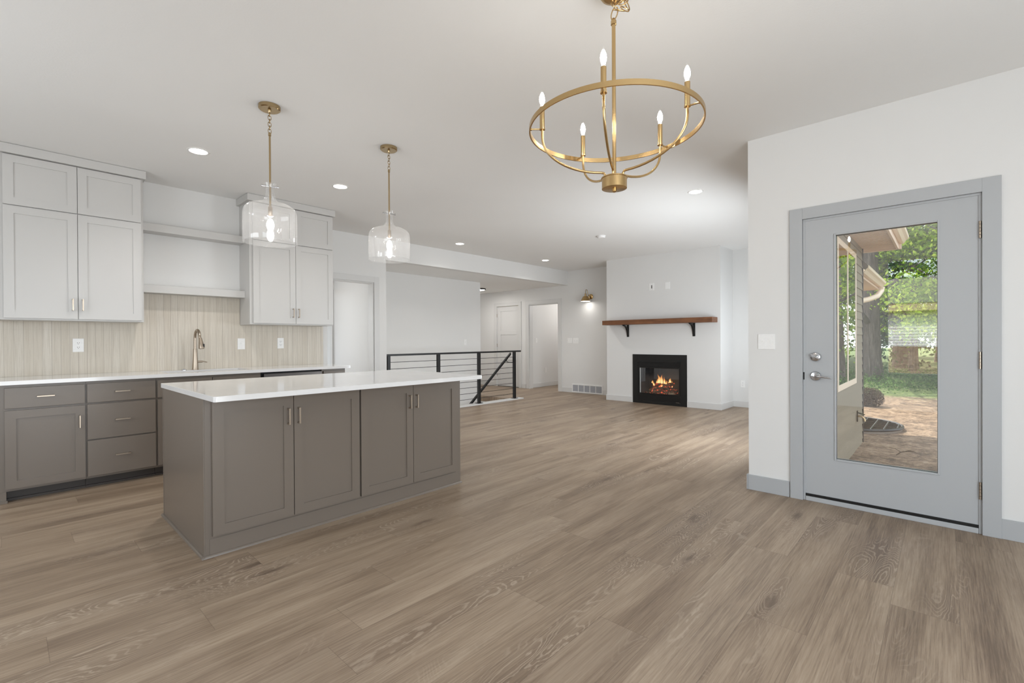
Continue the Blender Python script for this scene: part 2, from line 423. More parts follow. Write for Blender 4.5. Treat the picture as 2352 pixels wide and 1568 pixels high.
b.box(7.04, 7.16, 6.50, 7.43, -2.6, -.12)
struct(b.build('wall_stairwell', M['stucco']), 'plain wall behind the open stairwell')
b = MB(); b.box(3.9, 7.2, 6.3, 7.5, -2.7, -2.6); struct(b.build('floor_basement', M['floor']))
b = MB(); b.box(7.04, 8.8, 9.7, 9.8, 0, LOW); b.box(8.92, 11.6, 7.62, 7.74, 0, LOW); b.box(11.5, 11.6, 5.2, 7.62, 0, LOW); b.box(8.92, 11.6, 5.1, 5.2, 0, LOW)
struct(b.build('wall_hall', M['wall']))
b = MB(); b.box(8.92, 11.6, 5.2, 6.5, -.12, 0); struct(b.build('floor_hall', M['floor']))
b = MB(); b.box(8.92, 11.6, 5.1, YW, LOW, LOW+.1); struct(b.build('ceiling_hall', M['ceil']))
# curb under the railing
b = MB(); b.box(4.03, 7.22, 6.345, 6.50, 0.0, 0.022)
struct(b.build('trim_1', M['trim'], bevel=.003), 'white cap board under the stair railing')

# baseboards
def baseboard(side, boxes, mat=M['trim']):
    b = MB()
    for q in boxes: b.box(*q)
    struct(b.build('baseboard_'+side, mat, bevel=.002))
baseboard('door_wall', [(XD-.014, XD, .868, YS+.006, 0, .118), (XD-.014, XD, Y0, -.244, 0, .118), (XD-.014, XD+.16, YS, YS+.014, 0, .118)], M['doorgray'])
baseboard('living', [(XE-.014, XE, 1.17, 2.775, 0, .105), (8.18, XE-.014, 2.761, 2.775, 0, .105), (8.166, 8.18, 2.761, 3.345, 0, .105), (8.166, 8.18, 4.397, 4.982, 0, .105),
                     (8.18, XE-.014, 4.968, 4.982, 0, .105), (XE-.014, XE, 4.982, 5.45, 0, .105), (XE-.014, XE, 6.257, 6.566, 0, .105), (XE-.014, XE, 7.65, 7.785, 0, .105), (XE-.014, XE, 8.76, 9.7, 0, .105)])
baseboard('hall', [(8.93, 11.5, 7.606, 7.62, 0, .105), (7.04, 8.78, 9.686, 9.70, 0, .105)])
baseboard('back', [(3.90, 4.03, 6.356, 6.37, 0, .105), (3.886, 3.90, 6.52, 7.8, 0, .105)])

# door casings
def casing(n, axis, face, out, a0, a1, z1, w, mat, depth0=None, depth1=None, label=None):
    """flat casing round an opening (a0..a1, height z1) plus jamb lining"""
    b = MB()
    def bx(f0, f1, p, q, r, s_):
        if axis == 'x': b.box(f0, f1, p, q, r, s_)
        else: b.box(p, q, f0, f1, r, s_)
    bx(face, face+out, a0-w, a0, 0, z1+w); bx(face, face+out, a1, a1+w, 0, z1+w); bx(face, face+out, a0, a1, z1, z1+w)
    if depth0 is not None:
        bx(depth0, depth1, a0, a0+.015, 0, z1-.015); bx(depth0, depth1, a1-.015, a1, 0, z1-.015); bx(depth0, depth1, a0, a1, z1-.015, z1)
    struct(b.build('trim_%d' % n, mat, bevel=.0015), label)
casing(2, 'y', YW, -.018, 2.95, 3.812, 2.084, .088, M['trim'], YW-.002, 6.502, 'pale casing round the kitchen doorway')
casing(3, 'x', XE, -.018, 6.645, 7.54, 2.068, .095, M['trim'], XE-.002, 8.922, 'pale casing round the open hall doorway')
casing(4, 'x', XE, -.018, 7.883, 8.666, 2.078, .088, M['trim'], None, None, 'pale casing round the panelled hall door')
casing(5, 'x', XD, -.018, -.166, .778, 2.083, .082, M['doorgray'], XD+.0, 4.20, 'grey casing round the glazed exterior door')

# ------------------------------------------------------------------ exterior door
r = thing('door_1', 'grey exterior door with a tall glass pane and lever handle', 'door', (XD+.03, .306, 0)); r['kind'] = 'structure'
YA, YB_ = -.154, .767
b = MB(); fx0, fx1 = XD+.006, XD+.050
b.box(fx0, fx1, YA, .024, .052, 2.071); b.box(fx0, fx1, .585, YB_, .052, 2.071); b.box(fx0, fx1, .024, .585, .052, .322); b.box(fx0, fx1, .024, .585, 1.95, 2.071)
b.build('door_panel', M['doorgray'], r)
b = MB(); b.frame('x', fx0-.006, fx1+.006, .024, .585, .322, 1.95, .011); b.build('glazing_frame', M['doorgray'], r, bevel=.002)
b = MB(); b.box(XD+.026, XD+.030, .033, .576, .331, 1.941); b.build('glass_pane', M['glass'], r)
b = MB(); b.frame('x', XD+.020, XD+.036, .0345, .5745, .3325, 1.9395, .002); b.build('gasket', M['black'], r)
b = MB(); b.box(XD+.0, XD+.06, -.151, .764, .034, .051); b.build('weather_strip', M['black'], r)
b = MB(); b.box(XD-.006, XD+.16, -.150, .762, .0, .033); b.build('threshold_or_gap_shade', M['doorgray'], r, bevel=.003)
b = MB(); b.box(XD+.012, XD+.02, .7685, .7755, .05, 2.078); b.box(XD+.012, XD+.02, -.1625, -.1555, .05, 2.078); b.box(XD+.012, XD+.02, -.1555, .7685, 2.0725, 2.078); b.build('gap_shade_strip', M['black'], r)  # black strips stand in for the shade in the gap round the slab
for z in (1.804, 1.008, .212):
    b = MB()
    for k in range(5): b.cyl((XD-.004, -.158, z+k*.0212+.001), (XD-.004, -.158, z+k*.0212+.0203), .0065, n=12)
    b.build('hinge', M['nickel'], r, True)
b = MB(); b.lathe([(.0, 0), (.033, 0), (.033, .010), (.030, .016), (.018, .020), (.0, .021)], (fx0, .698, 1.065), (-1, 0, 0), 28)
db = b.build('deadbolt', M['chrome'], r, True)
b = MB(); b.box(fx0-.034, fx0-.019, .684, .712, 1.060, 1.070); b.prism([(.672, 1.056), (.680, 1.050), (.726, 1.078), (.722, 1.087), (.70, 1.077)], 0, fx0-.040, fx0-.030)
b.build('thumb_turn', M['chrome'], db, bevel=.0015)
b = MB(); b.lathe([(.0, 0), (.034, 0), (.034, .008), (.030, .014), (.013, .017), (.011, .045), (.0, .047)], (fx0, .697, .924), (-1, 0, 0), 28)
lv = b.build('lever_rose', M['chrome'], r, True)
b = MB(); b.tube([(fx0-.040, .697, .924), (fx0-.047, .680, .925), (fx0-.049, .650, .922), (fx0-.046, .610, .916), (fx0-.044, .594, .913)], [.009, .008, .0068, .006, .004], 12)
b.build('lever', M['chrome'], lv, True)
b = MB(); b.box(XD-.001, XD+.004, .768, .7765, .895, .95); b.build('strike_plate', M['black'], r)

# panelled hall door
r = thing('door_2', 'white panelled interior door in the hall beyond the stairs', 'door', (8.83, 8.275, 0)); r['kind'] = 'structure'
b = MB(); d0, d1, dm = 8.822, 8.86, 8.832
A0, A1 = 7.888, 8.661
b.box(d0, d1, A0, 7.985, .012, 2.072); b.box(d0, d1, 8.54, A1, .012, 2.072)
for z0, z1 in ((.012, .20), (.69, .79), (1.342, 1.446), (1.95, 2.072)): b.box(d0, d1, 7.985, 8.54, z0, z1)
b.build('door_frame', M['trim'], r, bevel=.0015)
b = MB(); b.box(dm, d1, 7.985, 8.54, .19, 1.96); b.build('door_panel', M['trim'], r)
for z in (1.80, 1.02, .25):
    b = MB(); b.cyl((8.815, 8.665, z), (8.815, 8.665, z+.09), .007, n=10); b.build('hinge', M['nickel'], r, True)
b = MB(); b.box(8.818, 8.87, 7.888, 8.661, .0, .011); b.build('threshold_or_gap_shade', M['black'], r)  # black box stands in for the shade in the gap under the door

# ------------------------------------------------------------------ cabinets
def handle(parent, p, length, axis, out, mat):
    """square bar pull; p = centre on the front face; out = unit -y direction distance"""
    b = MB(); w = .0045; x, y, z = p
    if axis == 'z':
        b.box(x-w, x+w, y-out-.008, y-out, z-length/2, z+length/2)
        for s_ in (-1, 1): b.box(x-w, x+w, y-out, y, z+s_*(length/2-.005)-.005, z+s_*(length/2-.005)+.005)
    else:
        b.box(x-length/2, x+length/2, y-out-.008, y-out, z-w, z+w)
        for s_ in (-1, 1): b.box(x+s_*(length/2-.005)-.005, x+s_*(length/2-.005)+.005, y-out, y, z-w, z+w)
    return b.build('handle', mat, parent, bevel=.001)
def shaker(parent, x0, x1, z0, z1, yf, mat, rail=.060, name='door', th=.020, rec=.008):
    b = MB(); b.frame('y', yf, yf+th, x0, x1, z0, z1, rail)
    b.box(x0+rail, x1-rail, yf+rec, yf+th, z0+rail, z1-rail)
    return b.build(name, mat, parent)
def slab(parent, x0, x1, z0, z1, yf, mat, name='drawer', th=.020):
    b = MB(); b.box(x0, x1, yf, yf+th, z0, z1); return b.build(name, mat, parent, bevel=.0015)

def upper(name_label, x0, x1, split, doors, crown_left):
    r = thing('upper_cabinet', name_label, 'cabinet', ((x0+x1)/2, 5.6, 1.385), 'white upper kitchen cabinets')
    b = MB(); b.box(x0, x1, 5.46, YK-.002, 1.385, 2.72); b.build('cabinet_body', M['cabw'], r, bevel=.001)
    b = MB(); b.box(x0-(.03 if crown_left else 0), x1+.016, 5.412, YK-.002, 2.700, CEIL-.003); b.build('crown_trim', M['cabw'], r, bevel=.0015)
    for i, (a, c) in enumerate(doors):
        shaker(r, a, c, 2.299, 2.694, 5.438, M['cabw'])
        d = shaker(r, a, c, 1.400, 2.291, 5.438, M['cabw'])
        hx = c-.032 if i == 0 else a+.027
        handle(d, (hx, 5.438, 1.520), .10, 'z', .026, M['nickel'])
    return r
upper('white two-over-two upper cabinet at the left edge, above the socket', -.06, .885, .435, [(.001, .4325), (.4365, .866)], False)
upper('white two-over-two upper cabinet to the right of the open shelves', 1.787, 2.712, 2.26, [(1.817, 2.262), (2.266, 2.706)], True)
for nm, z0, z1, lab in (('s', 1.677, 1.750, 'lower white box shelf just above the tile backsplash'), ('s', 2.268, 2.342, 'upper white box shelf between the wall cabinets')):
    b = MB(); b.box(.886, 1.786, 5.600, YK-.001, z0, z1)
    tag(b.build('floating_shelf', M['cabw'], bevel=.001), lab, 'shelf', 'white floating shelves')
# backsplash (a tile layer on the wall)
b = MB(); b.box(-.5, .887, YK-.008, YK-.0005, .9155, 1.386); b.box(.887, 1.785, YK-.008, YK-.0005, .9155, 1.6765); b.box(1.785, 2.732, YK-.008, YK-.0005, .9155, 1.384)
struct(b.build('wall_backsplash', M['tile']), 'beige vertical ribbed tile backsplash')

YF = 5.165   # base cabinet box face
def base_unit(label, x0, x1):
    r = thing('base_cabinet', label, 'cabinet', ((x0+x1)/2, 5.45, 0), 'taupe base cabinets along the tiled wall')
    b = MB(); b.box(x0, x1, YF, YK-.01, .085, .884); b.build('cabinet_body', M['taupe'], r)
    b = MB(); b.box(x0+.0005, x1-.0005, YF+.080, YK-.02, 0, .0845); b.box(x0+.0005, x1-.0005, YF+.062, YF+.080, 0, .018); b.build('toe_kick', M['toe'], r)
    return r
r = base_unit('taupe base cabinet with one drawer over one door, at the left end', -.04, .4525)
b = MB(); b.box(-.045, .006, YF, 5.76, 0, .084); b.box(-.045, .012, YF-.012, YF, 0, .018); b.build('side_panel', M['taupe'], r, bevel=.001)
d = slab(r, .0, .446, .707, .862, 5.145, M['taupe']); handle(d, (.2195, 5.145, .789), .10, 'x', .026, M['nickel'])
d = shaker(r, .0, .446, .104, .690, 5.145, M['taupe']); handle(d, (.413, 5.145, .563), .10, 'z', .026, M['nickel'])
r = base_unit('taupe base cabinet with a stack of three drawers', .4535, .917)
for z0, z1, hz in ((.707, .862, .789), (.406, .692, .553), (.104, .396, .257)):
    d = slab(r, .459, .911, z0, z1, 5.145, M['taupe']); handle(d, (.682, 5.145, hz), .10, 'x', .026, M['nickel'])
r = base_unit('taupe sink base cabinet mostly hidden behind the island', .918, 1.786)
slab(r, .925, 1.350, .707, .862, 5.145, M['taupe'], 'drawer'); slab(r, 1.355, 1.780, .707, .862, 5.145, M['taupe'], 'drawer')
shaker(r, .925, 1.350, .104, .690, 5.145, M['taupe']); shaker(r, 1.355, 1.780, .104, .690, 5.145, M['taupe'])
r = thing('dishwasher', 'dark stainless dishwasher under the back counter', 'dishwasher', (2.11, 5.45, 0))
b = MB(); b.box(1.790, 2.428, YF+.02, 5.70, .01, .874); b.build('dishwasher_body', M['blackm'], r)
b = MB(); b.box(1.811, 2.424, 5.140, YF+.02, .11, .866); d = b.build('door', M['dw'], r, bevel=.003)
b = MB(); b.box(1.85, 2.385, 5.105, 5.118, .775, .79); b.box(1.87, 1.885, 5.118, 5.141, .775, .79); b.box(2.35, 2.365, 5.118, 5.141, .775, .79); b.build('handle', M['dw'], d, bevel=.002)
r = base_unit('narrow taupe base cabinet at the right end of the back counter', 2.430, 2.709)
slab(r, 2.445, 2.70, .707, .862, 5.145, M['taupe']); shaker(r, 2.445, 2.70, .104, .690, 5.145, M['taupe'])
# back countertop with an undermount sink cut-out
CT0, CT1 = .885, .915
b = MB(); b.box(-.06, 1.02, 5.12, YK-.001, CT0, CT1); b.box(1.712, 2.752, 5.12, YK-.001, CT0, CT1); b.box(1.02, 1.712, 5.12, 5.235, CT0, CT1); b.box(1.02, 1.712, 5.60, YK-.001, CT0, CT1)
tag(b.build('countertop', M['quartz']), 'white quartz worktop along the tiled wall', 'countertop')
r = thing('sink', 'undermount sink set into the back worktop', 'sink', (1.366, 5.42, .70))
b = MB()
b.box(1.005, 1.02, 5.22, 5.615, .70, .8845); b.box(1.712, 1.727, 5.22, 5.615, .70, .8845); b.box(1.02, 1.712, 5.22, 5.235, .70, .8845); b.box(1.02, 1.712, 5.60, 5.615, .70, .8845); b.box(1.005, 1.727, 5.22, 5.615, .69, .70)
b.build('basin', M['nickel'], r)
b = MB(); b.lathe([(0, 0), (.045, 0), (.045, .004), (.03, .004), (0, .002)], (1.366, 5.45, .7001)); b.build('drain', M['chrome'], r, True)
# faucet
r = thing('faucet', 'brushed nickel gooseneck pull-down kitchen faucet at the sink', 'faucet', (1.333, 5.66, CT1))
fx, fy = 1.333, 5.66
b = MB(); b.lathe([(.030, 0), (.0285, .006), (.026, .03), (.0195, .13), (.0175, .21), (.0165, .215)], (fx, fy, CT1), n=24); b.build('faucet_body', M['nickel'], r, True)
pts = [(fx, fy, CT1+.212)]
for k in range(0, 19):
    a = math.pi*k/18; pts.append((fx+.0*k, fy-.088+.088*math.cos(a), 1.232+.088*math.sin(a)))
pts.append((fx+.004, fy-.180, 1.200))
b = MB(); b.tube(pts, .0125, 14); b.build('spout', M['nickel'], r, True)
b = MB(); b.lathe([(.0, 0), (.024, 0), (.0255, .008), (.020, .055), (.0135, .105), (.0130, .11), (0, .11)], (fx+.008, fy-.205, 1.133), (-.05, .23, 1.0), 20); sh = b.build('spray_head', M['nickel'], r, True)
b = MB(); b.box(fx+.016, fx+.030, fy-.222, fy-.204, 1.148, 1.180); b.build('spray_button', M['black'], sh, bevel=.002)
b = MB(); b.cyl((fx+.015, fy, .995), (fx+.062, fy-.01, .997), .0095, .0105); b.tube([(fx+.058, fy-.012, 1.0), (fx+.068, fy-.02, .998), (fx+.093, fy-.05, .990)], [.0075, .0055, .004], 10); b.build('lever_handle', M['nickel'], r, True)
b = MB(); b.lathe([(0, 0), (.021, 0), (.021, .005), (.010, .008), (.010, .012), (0, .012)], (1.237, 5.66, CT1)); tag(b.build('sink_hole_cap', M['chrome'], None, True), 'small round metal cap on the worktop beside the faucet', 'cap')

# ------------------------------------------------------------------ island
r = thing('kitchen_island', 'taupe kitchen island with four shaker doors', 'island', (1.68, 3.5, 0))
IY = 3.010
b = MB(); b.box(.748, 2.610, IY, 3.978, 0, .884); b.build('cabinet_body', M['taupe'], r, bevel=.001)
b = MB(); b.box(.7435, .748, 3.035, 3.958, .012, .883); b.build('end_panel', M['taupe'], r, bevel=.0008)
b = MB(); b.box(.7425, .748, IY-.001, 3.031, .0, .8835); b.build('corner_strip', M['taupe'], r, bevel=.0008)
b = MB(); b.box(.7425, .748, 3.962, 3.979, .0, .8835); b.build('corner_strip', M['taupe'], r, bevel=.0008)
b = MB(); b.prism([(IY, 0), (IY-.013, 0), (IY-.011, .008), (IY-.006, .013), (IY, .014)], 0, .730, 2.618)
b.prism([(.7435, 0), (.730, 0), (.732, .008), (.737, .013), (.7435, .014)], 1, IY-.012, 3.99)
b.build('shoe_moulding', M['taupe'], r)
b = MB(); b.box(2.5585, 2.5595, IY-.0006, IY, .014, .110); b.box(.77, 2.5585, IY-.003, IY, .014, .100); b.build('toe_board', M['taupe'], r)
for i, (x0, x1, hx) in enumerate(((.782, 1.223, 1.190), (1.2275, 1.672, 1.252), (1.685, 2.1195, 2.084), (2.1235, 2.562, 2.145))):
    d = shaker(r, x0, x1, .116, .862, 2.988, M['taupe'], .058)
    handle(d, (hx, 2.988, .738), .10, 'z', .026, M['nickel'])
def rounded(x0, x1, y0, y1, rad, n=6):
    P = []
    for cx, cy, a0 in ((x1-rad, y0+rad, -90), (x1-rad, y1-rad, 0), (x0+rad, y1-rad, 90), (x0+rad, y0+rad, 180)):
        for k in range(n+1):
            a = math.radians(a0+90*k/n); P.append((cx+rad*math.cos(a), cy+rad*math.sin(a)))
    return P
b = MB(); b.prism(rounded(.735, 2.655, 2.78, 3.995, .014), 2, CT0, CT1)
tag(b.build('countertop', M['quartz'], bevel=.0015), 'large white quartz worktop on the kitchen island', 'countertop')

# ------------------------------------------------------------------ stair railing and stairs
r = thing('stair_railing', 'black metal cable railing along the open stairwell', 'railing', (5.6, 6.42, .022))
for px in (4.092, 5.082, 6.037, 7.020):
    b = MB(); b.box(px-.025, px+.025, 6.395, 6.445, .022, .960); p = b.build('post', M['black'], r, bevel=.002)
    b = MB(); b.box(px-.055, px+.055, 6.365, 6.475, .0222, .030); b.build('base_plate', M['black'], p, bevel=.002)
b = MB(); b.box(4.040, 7.195, 6.390, 6.450, .960, .990); b.build('top_rail', M['black'], r, bevel=.003)
for k in range(8):
    z = .118+.106*k
    b = MB(); b.cyl((4.10, 6.42, z), (7.01, 6.42, z), .0042, n=8); b.build('cable', M['black'], r, True)
r = thing('stair_handrail', 'sloping black handrail going down into the stairwell', 'handrail', (6.95, 6.53, .85))
hx1, hz1, hx0 = 7.03, .925, 3.75
sl = (.955-.014)/(7.135-6.003)
b = MB(); p0 = Vector((hx1-3.0, 6.535, hz1-3.0*sl)); p1 = Vector((hx1, 6.535, hz1))
dz = .024
b.prism([(p0.x, p0.z-dz), (p1.x, p1.z-dz), (p1.x, p1.z+dz), (p0.x, p0.z+dz)], 1, 6.515, 6.555); b.build('rail', M['black'], r, bevel=.003)
b = MB(); b.tube([(6.905, 6.535, .80), (6.912, 6.53, .775), (6.935, 6.52, .755), (6.97, 6.49, .748), (7.00, 6.45, .748)], .008, 8); b.build('bracket', M['black'], r, True)
r = thing('staircase', 'flight of oak stairs going down below the railing', 'stairs', (6.0, 6.96, -1.3))
for k in range(9):
    zt = -.19*(k+1); xr = 7.04-.27*k
    b = MB(); b.box(xr-.295, xr-.001, 6.505, 7.425, zt-.035, zt); tr = b.build('tread', M['floor'], r, bevel=.004)
    b = MB(); b.box(xr-.018, xr-.0015, 6.505, 7.425, zt+.0005, zt+.155 if k else zt+.065); b.build('riser', M['trim'], tr)

# ------------------------------------------------------------------ fireplace
r = thing('fireplace', 'black gas fireplace with burning logs behind glass', 'fireplace', (8.2, 3.87, 0))
FX = 8.18
b = MB(); b.box(FX-.014, FX-.0005, 3.347, 3.46, .0, .919); b.box(FX-.014, FX-.0005, 4.285, 4.395, 0, .919); b.box(FX-.014, FX-.0005, 3.46, 4.285, .785, .919); b.box(FX-.014, FX-.0005, 3.46, 4.285, 0, .05)
b.build('surround', M['blackm'], r, bevel=.001)
b = MB(); b.box(FX-.022, FX-.006, 3.452, 4.305, .772, .790); b.build('hood_lip', M['black'], r, bevel=.002)
b = MB(); b.box(FX-.010, FX-.004, 3.462, 4.283, .052, .170); b.build('lower_panel', M['black'], r)
b = MB(); b.box(FX-.010, FX-.004, 3.462, 4.283, .695, .771)
for k in range(3): b.box(FX-.013, FX-.010, 3.47, 4.275, .702+k*.022, .714+k*.022)
b.build('louvre_panel', M['black'], r)
b = MB(); b.frame('x', FX-.008, FX+.004, 3.462, 4.283, .171, .694, .028); b.build('glass_frame', M['black'], r, bevel=.002)
b = MB(); b.box(FX-.002, FX+.001, 3.490, 4.255, .199, .666); b.build('glass_pane', M['fireglass'], r)
b = MB(); b.box(FX+.34, FX+.36, 3.474, 4.236, .164, .696); b.box(FX+.006, FX+.34, 3.474, 3.484, .164, .696); b.box(FX+.006, FX+.34, 4.226, 4.236, .164, .696); b.box(FX+.006, FX+.34, 3.484, 4.226, .164, .172); b.box(FX+.006, FX+.34, 3.484, 4.226, .688, .696)
mfb = NT('firebox_steel'); mfb.set(Base_Color=s2l((38, 44, 54))+(1,), Roughness=.45); b.build('firebox', mfb.m, r)
b = MB(); b.box(FX-.018, FX-.014, 3.485, 3.545, .058, .066); b.build('badge', M['chrome'], r)
def log_mat():
    m = NT('burning_log'); v = m.coord(); n1 = m.noise(m.map(v, (30, 12, 30)), 1.0, 4, .6); n2 = m.noise(v, 26, 3)
    c = m.ramp(n1, [(.3, s2l((38, 28, 22))), (.55, s2l((96, 76, 58))), (.75, s2l((140, 116, 92)))])
    e = m.n('ShaderNodeMapRange', {0: n2, 1: .56, 2: .72, 3: 0, 4: 1.6}).outputs[0]
    m.set(Base_Color=c, Roughness=.9, Emission_Color=(1.0, .10, .035, 1), Emission_Strength=e); m.bump(n1, .6, .02)
    return m.m
def ember_mat():
    m = NT('ember_bed'); v = m.coord(); n2 = m.noise(v, 34, 4, .6)
    m.set(Base_Color=s2l((50, 36, 32))+(1,), Roughness=.95, Emission_Color=m.ramp(n2, [(.4, (.5, .02, .01)), (.7, (1, .25, .08))]), Emission_Strength=m.n('ShaderNodeMapRange', {0: n2, 1: .48, 2: .66, 3: 0, 4: 1.3}).outputs[0])
    return m.m
M['log'] = log_mat(); M['ember'] = ember_mat()
M['ash'] = plain('pale_log_end', (148, 130, 104), .9)
def rough_tube(b, p0, p1, r, seed, n=14, seg=12):
    p0, p1 = Vector(p0), Vector(p1)
    pts, rr = [], []
    for i in range(seg+1):
        t = i/seg; p = p0.lerp(p1, t); j = noise.noise_vector(Vector((t*3+seed, seed*2.1, 0)))*r*.35
        pts.append(p+j); rr.append(r*(1+.22*noise.noise(Vector((t*6, seed, 3)))) * (.72 if i in (0, seg) else 1))
    b.tube(pts, rr, n)
for i, (p0, p1, rad) in enumerate((((FX+.10, 3.64, .215), (FX+.10, 4.12, .235), .036), ((FX+.20, 3.60, .235), (FX+.20, 4.14, .225), .045), ((FX+.08, 3.74, .285), (FX+.22, 4.08, .315), .034), ((FX+.10, 4.06, .27), (FX+.20, 3.66, .375), .033), ((FX+.14, 3.70, .34), (FX+.15, 4.02, .36), .026))):
    b = MB(); rough_tube(b, p0, p1, rad, i*1.7+.3); b.build('log', M['log'], r, True)
b = MB(); random.seed(4)
for k in range(60):
    y = random.gauss(3.87, .14); x = FX+random.uniform(.04, .28); s_ = random.uniform(.010, .022)
    bmesh.ops.create_icosphere(b.bm, subdivisions=1, radius=s_, matrix=Matrix.Translation((x, max(3.52, min(4.2, y)), .180+random.uniform(0, .02))))
e = b.build('ember_bed', M['ember'], r); e['kind'] = 'stuff'
b = MB(); rough_tube(b, (FX+.05, 3.60, .205), (FX+.07, 3.72, .195), .022, 8.8, 12, 6); b.build('log', M['ash'], r, True)
def flame_mat():
    m = NT('flame'); v = m.coord(); z = m.n('ShaderNodeSeparateXYZ', {0: m.n('ShaderNodeTexCoord').outputs['Generated']}).outputs[2]
    nz = m.noise(v, 22, 3)
    f = m.math('ADD', z, m.math('MULTIPLY', m.math('SUBTRACT', nz, .5), .5))
    c = m.ramp(f, [(0.0, (1, .30, .08)), (.25, (1, .62, .28)), (.55, (1, .42, .10)), (1.0, (.75, .10, .02))])
    st = m.n('ShaderNodeMapRange', {0: f, 1: 0, 2: 1.0, 3: 2.6, 4: .5}).outputs[0]
    em = m.n('ShaderNodeEmission', {0: c, 1: st}); tr = m.n('ShaderNodeBsdfTransparent')
    lw = m.n('ShaderNodeLayerWeight', {0: .3}).outputs[1]
    op = m.math('MULTIPLY', m.math('SUBTRACT', 1.0, lw), m.n('ShaderNodeMapRange', {0: f, 1: .1, 2: 1.05, 3: .95, 4: .15}).outputs[0])
    mx = m.n('ShaderNodeMixShader', {0: op, 1: tr.outputs[0], 2: em.outputs[0]}); m.t.nodes.remove(m.b); m.l(mx.outputs[0], m.out.inputs[0])
    return m.m
M['flame'] = flame_mat()
random.seed(11)
for (y, z, hgt, wd) in ((3.955, .36, .21, .026), (3.885, .36, .215, .024), (3.985, .35, .13, .020), (3.845, .36, .16, .018), (3.92, .33, .13, .028), (3.80, .34, .12, .018), (3.765, .36, .10, .014), (4.03, .33, .10, .016), (3.71, .31, .15, .013), (3.73, .40, .10, .020), (4.06, .38, .06, .012), (3.88, .30, .09, .022)):
    b = MB(); sd = random.random()*50; x = FX+random.uniform(.12, .2)
    pts, rr = [], []
    for i in range(12):
        t = i/11; pts.append((x+.01*noise.noise(Vector((t*3, sd, 0))), y+(.012+.02*t)*noise.noise(Vector((t*2.6, sd, 5))), z+hgt*t)); rr.append(max(.0008, wd*(math.sin(math.pi*min(1, t*.78+.24))**1.15)*(1-t**4)))
    b.tube(pts, rr, 12); b.build('flame', M['flame'], r, True)
lamp('fire_light', 'POINT', (FX+.12, 3.87, .5), .3, (1, .5, .2), shadow_soft_size=.05)

# mantel
r = thing('mantel_shelf', 'dark wooden beam mantel on two black brackets above the fireplace', 'mantel', (8.05, 3.87, 1.48))
b = MB(); b.box(7.93, 8.179, 2.822, 4.920, 1.482, 1.568); b.build('beam', M['mantel'], r, bevel=.004)
for y in (4.475, 3.199):
    b = MB(); b.box(8.172, 8.179, y, y+.045, 1.25, 1.481); b.box(7.975, 8.172, y, y+.045, 1.474, 1.4815)
    pts = [(8.172, 1.285)]
    N = 10
    outer = [(8.172-.17*(1-math.cos(math.pi/2*k/N)), 1.285+.189*math.sin(math.pi/2*k/N)) for k in range(N+1)]
    inner = [(8.172-.17*(1-math.cos(math.pi/2*k/N))-.012*math.cos(math.pi/2*k/N), 1.285+.175*math.sin(math.pi/2*k/N)-.0) for k in range(N+1)]
    poly = outer + inner[::-1]
    for i in range(N):
        q = [outer[i], outer[i+1], inner[i+1], inner[i]]
        b.prism(q, 1, y+.003, y+.042)
    b.build('bracket', M['blackm'], r)

# ------------------------------------------------------------------ wall plates, vent, sconce
def plate_x(label, X, y0, y1, z0, z1, kind='switch', n=1, cat='switch', group=None):
    r = thing('wall_socket' if kind == 'outlet' else 'light_switch' if kind == 'switch' else 'cable_plate', label, cat, (X, (y0+y1)/2, (z0+z1)/2), group)
    b = MB(); b.box(X-.006, X, y0, y1, z0, z1); b.build('plate', M['plastic'], r, bevel=.0015)
    zc = (z0+z1)/2
    for k in range(n):
        yc = y0+(y1-y0)*(k+.5)/n
        if kind == 'switch':
            b = MB(); b.box(X-.0075, X-.006, yc-.006, yc+.006, zc-.013, zc+.013); b.box(X-.014, X-.0075, yc-.004, yc+.004, zc-.001, zc+.009); b.build('toggle', M['plastic'], r)
        elif kind == 'outlet':
            for s_ in (-1, 1):
                b = MB(); b.lathe([(0, 0), (.0165, 0), (.0165, .002), (0, .002)], (X-.006, yc, zc+s_*.020), (-1, 0, 0), 20); o = b.build('receptacle', M['plastic'], r)
                b = MB(); b.box(X-.0085, X-.0079, yc-.008, yc-.0055, zc+s_*.020-.002, zc+s_*.020+.006); b.box(X-.0085, X-.0079, yc+.0055, yc+.008, zc+s_*.020-.002, zc+s_*.020+.006); b.lathe([(.0025, 0), (.0025, .0006)], (X-.0079, yc, zc+s_*.020-.008), (-1, 0, 0), 10); b.build('slots', M['plasticd'], o)
    return r
def plate_y(label, Y, x0, x1, z0, z1, kind='outlet', cat='socket', group=None):
    r = thing('wall_socket' if kind == 'outlet' else 'light_switch', label, cat, ((x0+x1)/2, Y, (z0+z1)/2), group)
    b = MB(); b.box(x0, x1, Y-.006, Y, z0, z1); b.build('plate', M['plastic'], r, bevel=.0015)
    zc, xc = (z0+z1)/2, (x0+x1)/2
    if kind == 'switch':
        b = MB(); b.box(xc-.006, xc+.006, Y-.0075, Y-.006, zc-.013, zc+.013); b.box(xc-.004, xc+.004, Y-.014, Y-.0075, zc-.001, zc+.009); b.build('toggle', M['plastic'], r)
    else:
        for s_ in (-1, 1):
            b = MB(); b.lathe([(0, 0), (.0165, 0), (.0165, .002), (0, .002)], (xc, Y-.006, zc+s_*.020), (0, -1, 0), 20); o = b.build('receptacle', M['plastic'], r)
            b = MB(); b.box(xc-.008, xc-.0055, Y-.0085, Y-.0079, zc+s_*.020-.002, zc+s_*.020+.006); b.box(xc+.0055, xc+.008, Y-.0085, Y-.0079, zc+s_*.020-.002, zc+s_*.020+.006); b.lathe([(.0025, 0), (.0025, .0006)], (xc, Y-.0079, zc+s_*.020-.008), (0, -1, 0), 10); b.build('slots', M['plasticd'], o)
    return r
YT = YK-.0082
